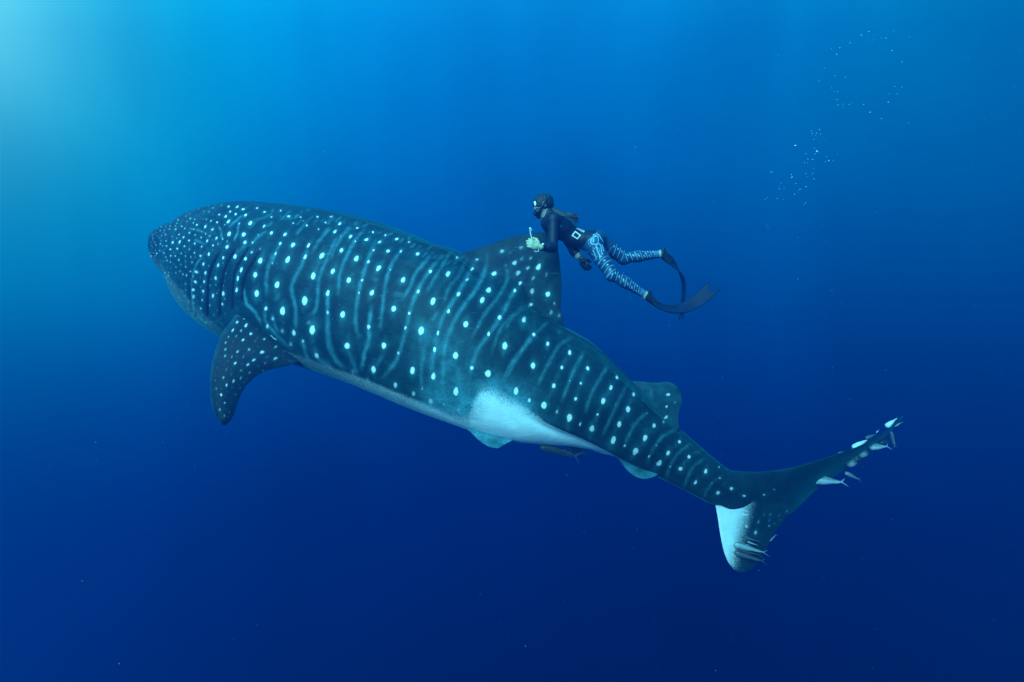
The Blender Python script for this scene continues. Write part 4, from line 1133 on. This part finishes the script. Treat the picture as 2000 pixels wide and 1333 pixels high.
    tag(cam_o, 'small dark underwater camera on a short grip in the diver\'s lowered hand', 'camera')
    def boxf(c, ax_, sz, r_):
        ax_ = np.array(ax_, np.float32)
        def f(p):
            q_ = np.abs((p - np.asarray(c, np.float32)) @ ax_.T) - np.asarray(sz, np.float32) + r_
            return np.linalg.norm(np.maximum(q_, 0), axis=-1) + np.minimum(q_.max(-1), 0) - r_
        return f
    d_ = norm(A(1160, 1215, 6.46) - A(1020, 1100, 6.46)); s_ = np.cross(d_, [0, 1, 0]); axs = [d_, s_, np.array([0, 1, 0])]
    def sh2(name, f, mat, c, e, h=.003, par=cam_o):
        v, q_ = surface_nets(f, np.asarray(c) - e, np.asarray(c) + e, h); return link(name, make_mesh(name, v - o0, q_), mat, par)
    cc_ = A(1070, 1060, 6.42); sh2('housing', boxf(cc_, axs, (.035, .028, .02), .006), rub, cc_, .06)
    lensf = lambda p: np.maximum(cone(p, cc_ + s_ * 0 - np.array([0, .018, 0]), cc_ - np.array([0, .026, 0]), .014, .014), -(p[..., 1] - cc_[1] + .034) * 0 - 1)
    sh2('lens', lensf, gl, cc_ - np.array([0, .02, 0]), .04)
    g0, g1 = A(1030, 1105, 6.46), A(1158, 1212, 6.46)
    v, q_ = tube([g0, (g0 + g1) / 2, g1], .0105, 10, 6); link('grip', make_mesh('grip', v - o0, q_), rub, cam_o)
    return root


build_diver()


# ------------------------------------------------------------------ remoras (sharksuckers)
def fish_mesh(L_=1.0, bend=0.0, tail_w=.13, fat=1.45):
    """body along +x (nose at 0), back up +z, as one mesh: trunk, sucker disc, fins, forked tail"""
    ns, nt = 40, 20; x = np.linspace(0, 1, ns) ** 1.15 * .86; s = x / .86
    hgt = .060 * np.sqrt(np.clip(s / .10, 0, 1)) * (1 - ss(.30, 1.0, s) * .80); hgt *= fat; hgt[0] = .004
    wid = .062 * np.sqrt(np.clip(s / .08, 0, 1)) * (1 - ss(.20, 1.0, s) * .88); wid *= fat; wid[0] = .004
    a = (np.arange(nt) / nt * 2 * math.pi)[None]
    z = hgt[:, None] * np.cos(a) * np.where(np.cos(a) > 0, 1 - .35 * ss(.35, .0, s)[:, None], 1.0)
    yb = wid[:, None] * np.sin(a); X = np.broadcast_to(x[:, None], z.shape)
    vs_, qs = [np.stack([X, yb, z], -1).reshape(-1, 3)], [grid_faces(ns, nt, True)]; off = ns * nt
    bel = [np.where(np.cos(np.broadcast_to(a, z.shape)) < -.45, 1.0, 0.0).ravel()]
    def blade(p0, p1, p2, p3, th=.004, n=8, m=8, pale=.3):
        nonlocal off
        u, w = np.meshgrid(np.linspace(0, 1, n), np.linspace(0, 1, m), indexing='ij'); u, w = u[..., None], w[..., None]
        p0, p1, p2, p3 = map(np.array, (p0, p1, p2, p3)); M = (p0 * (1 - w) + p1 * w) * (1 - u) + (p3 * (1 - w) + p2 * w) * u
        nn = norm(np.cross(p1 - p0 + 1e-6, p3 - p0)); k = th * (1 - .8 * u) * (.3 + np.sin(math.pi * w) * .7)
        ring = np.concatenate([M + nn * k, (M - nn * k)[:, ::-1]], 1); vs_.append(ring.reshape(-1, 3)); qs.append(grid_faces(n, 2 * m, True, off)); off += 2 * n * m
        bel.append(np.full(2 * n * m, pale))
    blade((.80, 0, .008), (.85, 0, .002), (.985, 0, tail_w * .85), (1.0, 0, tail_w)); blade((.85, 0, -.002), (.80, 0, -.008), (1.0, 0, -tail_w), (.985, 0, -tail_w * .85))
    blade((.50, 0, .03), (.78, 0, .012), (.74, 0, .045), (.56, 0, .075)); blade((.50, 0, -.03), (.78, 0, -.012), (.74, 0, -.045), (.56, 0, -.07))
    blade((.22, .045, -.01), (.30, .045, -.02), (.38, .11, -.03), (.35, .12, -.02)); blade((.22, -.045, -.01), (.30, -.045, -.02), (.38, -.11, -.03), (.35, -.12, -.02))
    # sucker disc with ribs
    n, m = 22, 16; aa = np.linspace(0, 2 * math.pi, m, endpoint=False)[None]; rr = np.linspace(.05, 1, n)[:, None]
    dx = .13 + .115 * rr * np.cos(aa); dy = .046 * rr * np.sin(aa); dz = .040 * fat + .010 * (1 - rr ** 6) + .0025 * np.sin(dx * 420) * (rr < .9) + 0 * aa
    vs_.append(np.stack([dx, dy, dz], -1).reshape(-1, 3)); qs.append(grid_faces(n, m, True, off)); off += n * m; bel.append(np.full(n * m, .45))
    V = np.concatenate(vs_) * L_; V[:, 1] += bend * V[:, 0] ** 2 / L_
    return V, np.concatenate(qs), np.concatenate(bel)


def fish_mat(name, top, bottom):
    m = bpy.data.materials.new(name); m.use_nodes = True; b = m.node_tree.nodes['Principled BSDF']; q = Nodes(m)
    t = q.mix(q.rng(q.noise(18, 4), .3, .7), tuple(c * .75 for c in top), top)
    q.L.new(q.mix(q.attr('belly'), t, bottom), b.inputs['Base Color']); b.inputs['Roughness'].default_value = .45; return m


F_DARK = fish_mat('dark_remora_skin', (.035, .045, .055), (.09, .11, .12))
F_GREY = fish_mat('grey_remora_skin', (.16, .20, .21), (.34, .40, .40))
F_PALE = fish_mat('pale_remora_skin', (.42, .50, .50), (.70, .76, .75))


def remora(nose, tail, label, mat, up=(0, -.5, 1), bend=0.0, group='remoras riding on the whale shark', tw=.13, fat=1.45):
    a, b = P(*nose), P(*tail); L_ = float(np.linalg.norm(b - a)); x = norm(b - a); up = np.array(up, float); z = norm(up - x * (up @ x)); y = np.cross(z, x)
    v, q, bel = fish_mesh(L_, bend, tw, fat)
    me = make_mesh('remora', v, q, {'belly': bel}); o = link('remora', me, mat)
    o.matrix_world = Matrix(((x[0], y[0], z[0], a[0]), (x[1], y[1], z[1], a[1]), (x[2], y[2], z[2], a[2]), (0, 0, 0, 1)))
    tag(o, label, 'remora', group)
    return o


C4 = lambda a, b: (1340 + a / 3.702, 780 + b / 3.702)
cam_up = (0, -1, .25)
remora((*C4(385, 985), 7.34), (*C4(548, 1035), 7.36), 'dark remora uppermost of the fish clinging to the white lower tail lobe', F_DARK, up=(0, .9, .5))
remora((*C4(345, 1045), 7.28), (*C4(600, 1118), 7.34), 'large grey remora across the middle of the lower tail lobe', F_GREY, up=(0, .9, .5), tw=.11)
remora((*C4(350, 1105), 7.30), (*C4(588, 1180), 7.36), 'dusky remora lowest of the fish on the lower tail lobe', F_DARK, up=(0, .8, .6), tw=.12)
remora((*C4(360, 1075), 7.32), (*C4(560, 1135), 7.38), 'slim dark remora squeezed between two larger ones on the lower tail lobe', F_DARK, up=(0, .9, .5), tw=.11)
remora((*C4(395, 1010), 7.36), (*C4(530, 1062), 7.38), 'slim grey remora second from the top on the lower tail lobe', F_GREY, up=(0, .9, .5), tw=.10)
remora((*C4(1400, 312), 7.92), (*C4(1492, 292), 8.02), 'dark remora just above the broad pale one near the tail tip', F_DARK, up=(0, .6, .8), fat=2.0)
remora((*C4(1215, 425), 7.92), (*C4(1310, 428), 8.12), 'dark remora between two rounded ones under the outer upper tail lobe', F_DARK, up=(0, .6, .8), fat=2.2)
remora((*C4(1300, 285), 7.80), (*C4(1392, 248), 7.86), 'dark remora on top of the tail just right of a pale one', F_DARK, up=(0, .6, -.8), fat=1.9)
remora((*C4(600, 1030), 7.60), (*C4(655, 975), 7.62), 'tiny remora at the notch behind the lower tail lobe', F_GREY, up=(0, .9, .4), tw=.2)
remora((*C4(915, 578), 7.86), (*C4(1165, 603), 7.98), 'largest pale remora hanging under the middle of the upper tail lobe', F_PALE, up=(0, .7, .7), tw=.12, fat=1.9)
remora((*C4(1150, 530), 7.95), (*C4(1268, 588), 8.05), 'grey remora with its pale tail sticking out, right of the largest one', F_GREY, up=(0, .6, .8), tw=.14)
remora((*C4(1180, 462), 7.88), (*C4(1255, 440), 8.15), 'short grey remora seen end on below the upper tail lobe', F_GREY, up=(0, .6, .8), fat=2.4)
remora((*C4(1262, 392), 7.90), (*C4(1335, 380), 8.15), 'rounded pale remora below the outer third of the upper tail lobe', F_GREY, up=(0, .6, .8), fat=2.6)
remora((*C4(1330, 345), 7.90), (*C4(1475, 340), 7.98), 'broad pale remora under the upper tail lobe near its tip', F_PALE, up=(0, .6, .8), tw=.15, fat=2.3)
remora((*C4(1478, 235), 7.90), (*C4(1515, 355), 7.95), 'thin remora dangling straight down near the tail tip', F_GREY, up=(-1, 0, .2), tw=.1)
remora((*C4(1500, 200), 7.90), (*C4(1578, 160), 7.92), 'small grey remora at the very end of the tail tip', F_GREY, up=(0, .6, -.8), tw=.22)
remora((*C4(1205, 356), 7.78), (*C4(1345, 276), 7.84), 'pale remora on top of the upper tail lobe, left of two', F_PALE, up=(0, .6, -.8), tw=.12, fat=2.0)
remora((*C4(1375, 243), 7.80), (*C4(1402, 215), 7.84), 'tiny remora on top of the tail between two pale ones', F_GREY, up=(0, .6, -.8), tw=.2)
remora((*C4(1446, 202), 7.82), (*C4(1538, 128), 7.86), 'bright pale remora on top of the tail close to the tip', F_PALE, up=(0, .6, -.8), tw=.2, fat=2.4)
remora((*C4(1105, 395), 7.66), (*C4(1165, 378), 7.80), 'dark lump of a remora on the upper edge of the tail', F_DARK, up=(0, .6, -.8))
C5 = lambda a, b: (860 + a / 4.545, 740 + b / 4.545)
remora((*C5(880, 592), 6.45), (*C5(1262, 705), 6.50), 'dark remora swimming beneath the white belly, its forked tail spread', F_DARK, up=(0, -.3, 1), tw=.16)
remora((*C5(1130, 600), 6.62), (*C5(1345, 690), 6.72), 'second dark remora half hidden behind the belly edge', F_DARK, up=(0, -.3, 1), tw=.1)
remora((432, 500, 7.95), (452, 527, 7.66), 'pale remora tail poking out of a gill slit', F_PALE, up=(-.6, -.5, .5), tw=.26)

# ------------------------------------------------------------------ bubbles
bub = bpy.data.materials.new('air_bubble'); bub.use_nodes = True; b_ = bub.node_tree.nodes['Principled BSDF']
b_.inputs['Base Color'].default_value = (.42, .62, .66, 1); b_.inputs['Roughness'].default_value = .25; b_.inputs['Metallic'].default_value = .0
b_.inputs['Specular IOR Level'].default_value = 1.0
bv, bq = ball((0, 0, 0), 1, 12, 8, (1.0, 1.0, .72)); bub_me = make_mesh('bubble', bv, bq); bub_me.materials.append(bub)
big_label = {0: 'bright flattened bubble, left one of the two largest', 1: 'bright slanted bubble, right one of the two largest'}


def bubble(px_, py_, r_px, d, ang, label, group):
    o = bpy.data.objects.new('bubble', bub_me); sc.collection.objects.link(o); o.location = P(px_, py_, d)
    r_ = r_px / F * d; o.scale = (r_ * 1.25, r_, r_); o.rotation_euler = (0, R(ang), 0); tag(o, label, 'bubble', group)


LOWB = '''612,377,20,10 965,472,22,40 895,600,12,0 1157,621,12,70 783,507,9,0 925,418,8,20 932,510,8,0 912,273,8,0 958,175,8,90 1003,115,8,90 890,178,9,0 940,214,6,0
815,597,10,10 765,650,7,0 812,660,6,0 1115,557,7,0 227,803,10,0 548,848,10,40 555,893,13,0 783,833,9,0 893,825,7,0 917,918,8,90 622,991,9,0 788,1042,10,0 684,1087,10,0
598,1164,9,60 350,1080,8,60 319,1237,8,0 780,1304,10,0 660,1130,6,0 878,850,5,0 380,988,5,0 430,1070,5,0 123,1248,6,0 157,1222,6,0 1300,518,6,0 1222,622,6,0 1100,640,5,0 878,140,6,0 1025,186,6,0'''.split()
for k, it in enumerate(LOWB):
    a_, c_, r_, g_ = map(float, it.split(','))
    bubble(1480 + a_ / 8.33, 240 + c_ / 8.33, max(r_ * .105, .7) , 6.9 + .3 * math.sin(k * 2.3), g_, big_label.get(k, 'tiny air bubble in the lower cluster drifting behind the diver'), 'lower cluster of bubbles')
UPB = '''683,65,14,40 778,18,12,50 1003,102,12,45 535,165,13,30 403,224,12,0 362,312,13,45 342,592,12,0 473,612,10,30 135,661,10,0 297,754,10,60 332,795,8,0 373,795,9,0 1077,268,11,40
1212,409,11,45 1117,732,11,50 1150,829,12,20 1032,936,15,50 711,966,13,30 797,1067,15,50 942,1151,12,50 365,903,12,0 445,960,10,0 520,967,10,0 548,956,8,0 380,972,11,30 445,1008,8,0
137,1292,9,0 1297,1203,9,0 1305,90,9,30 200,490,9,30 290,240,7,0 1208,740,7,0 1040,828,7,0 845,125,6,40 940,98,7,0 1108,8,8,0 35,1310,8,0'''.split()
for k, it in enumerate(UPB):
    a_, c_, r_, g_ = map(float, it.split(','))
    bubble(1580 + a_ / 6.665, 60 + c_ / 6.665, max(r_ * .085, .7), 7.6 + .3 * math.sin(k * 1.7), g_, 'tiny air bubble in the ring of bubbles at the upper right', 'upper ring of bubbles')
for k, (a_, c_) in enumerate(((1500, 445), (1570, 400), (1565, 370), (1520, 365), (1548, 345), (1590, 330), (1530, 390), (1497, 440), (1578, 345), (1505, 338))):
    bubble(a_, c_, .6, 7.0, 0, 'tiny air bubble in the lower cluster drifting behind the diver', 'lower cluster of bubbles')


# ------------------------------------------------------------------ drifting specks of plankton: nobody could count them
def build_specks():
    rg = np.random.default_rng(12); n = 700; vs_, qs = [], []
    base = np.array([(1, 0, 0), (0, 1, 0), (-1, 0, 0), (0, -1, 0), (0, 0, 1), (0, 0, -1)], float)
    tri = np.array([(0, 1, 4), (1, 2, 4), (2, 3, 4), (3, 0, 4), (1, 0, 5), (2, 1, 5), (3, 2, 5), (0, 3, 5)])
    for k in range(n):
        d = rg.uniform(2.5, 11); p_ = P(rg.uniform(-50, 2050), rg.uniform(-50, 1380), d); r_ = rg.uniform(.25, .55) / F * d * (1.0 if rg.random() > .06 else 1.6)
        vs_.append(base * r_ * rg.uniform(.6, 1.4, 3) + p_); qs.append(tri + 6 * k)
    me = make_mesh('plankton', np.concatenate(vs_), np.concatenate(qs)); tag(link('plankton', me, material('plankton_speck', (.45, .55, .5), .8)), 'pale specks of plankton drifting through the water', 'plankton', kind='stuff')


build_specks()
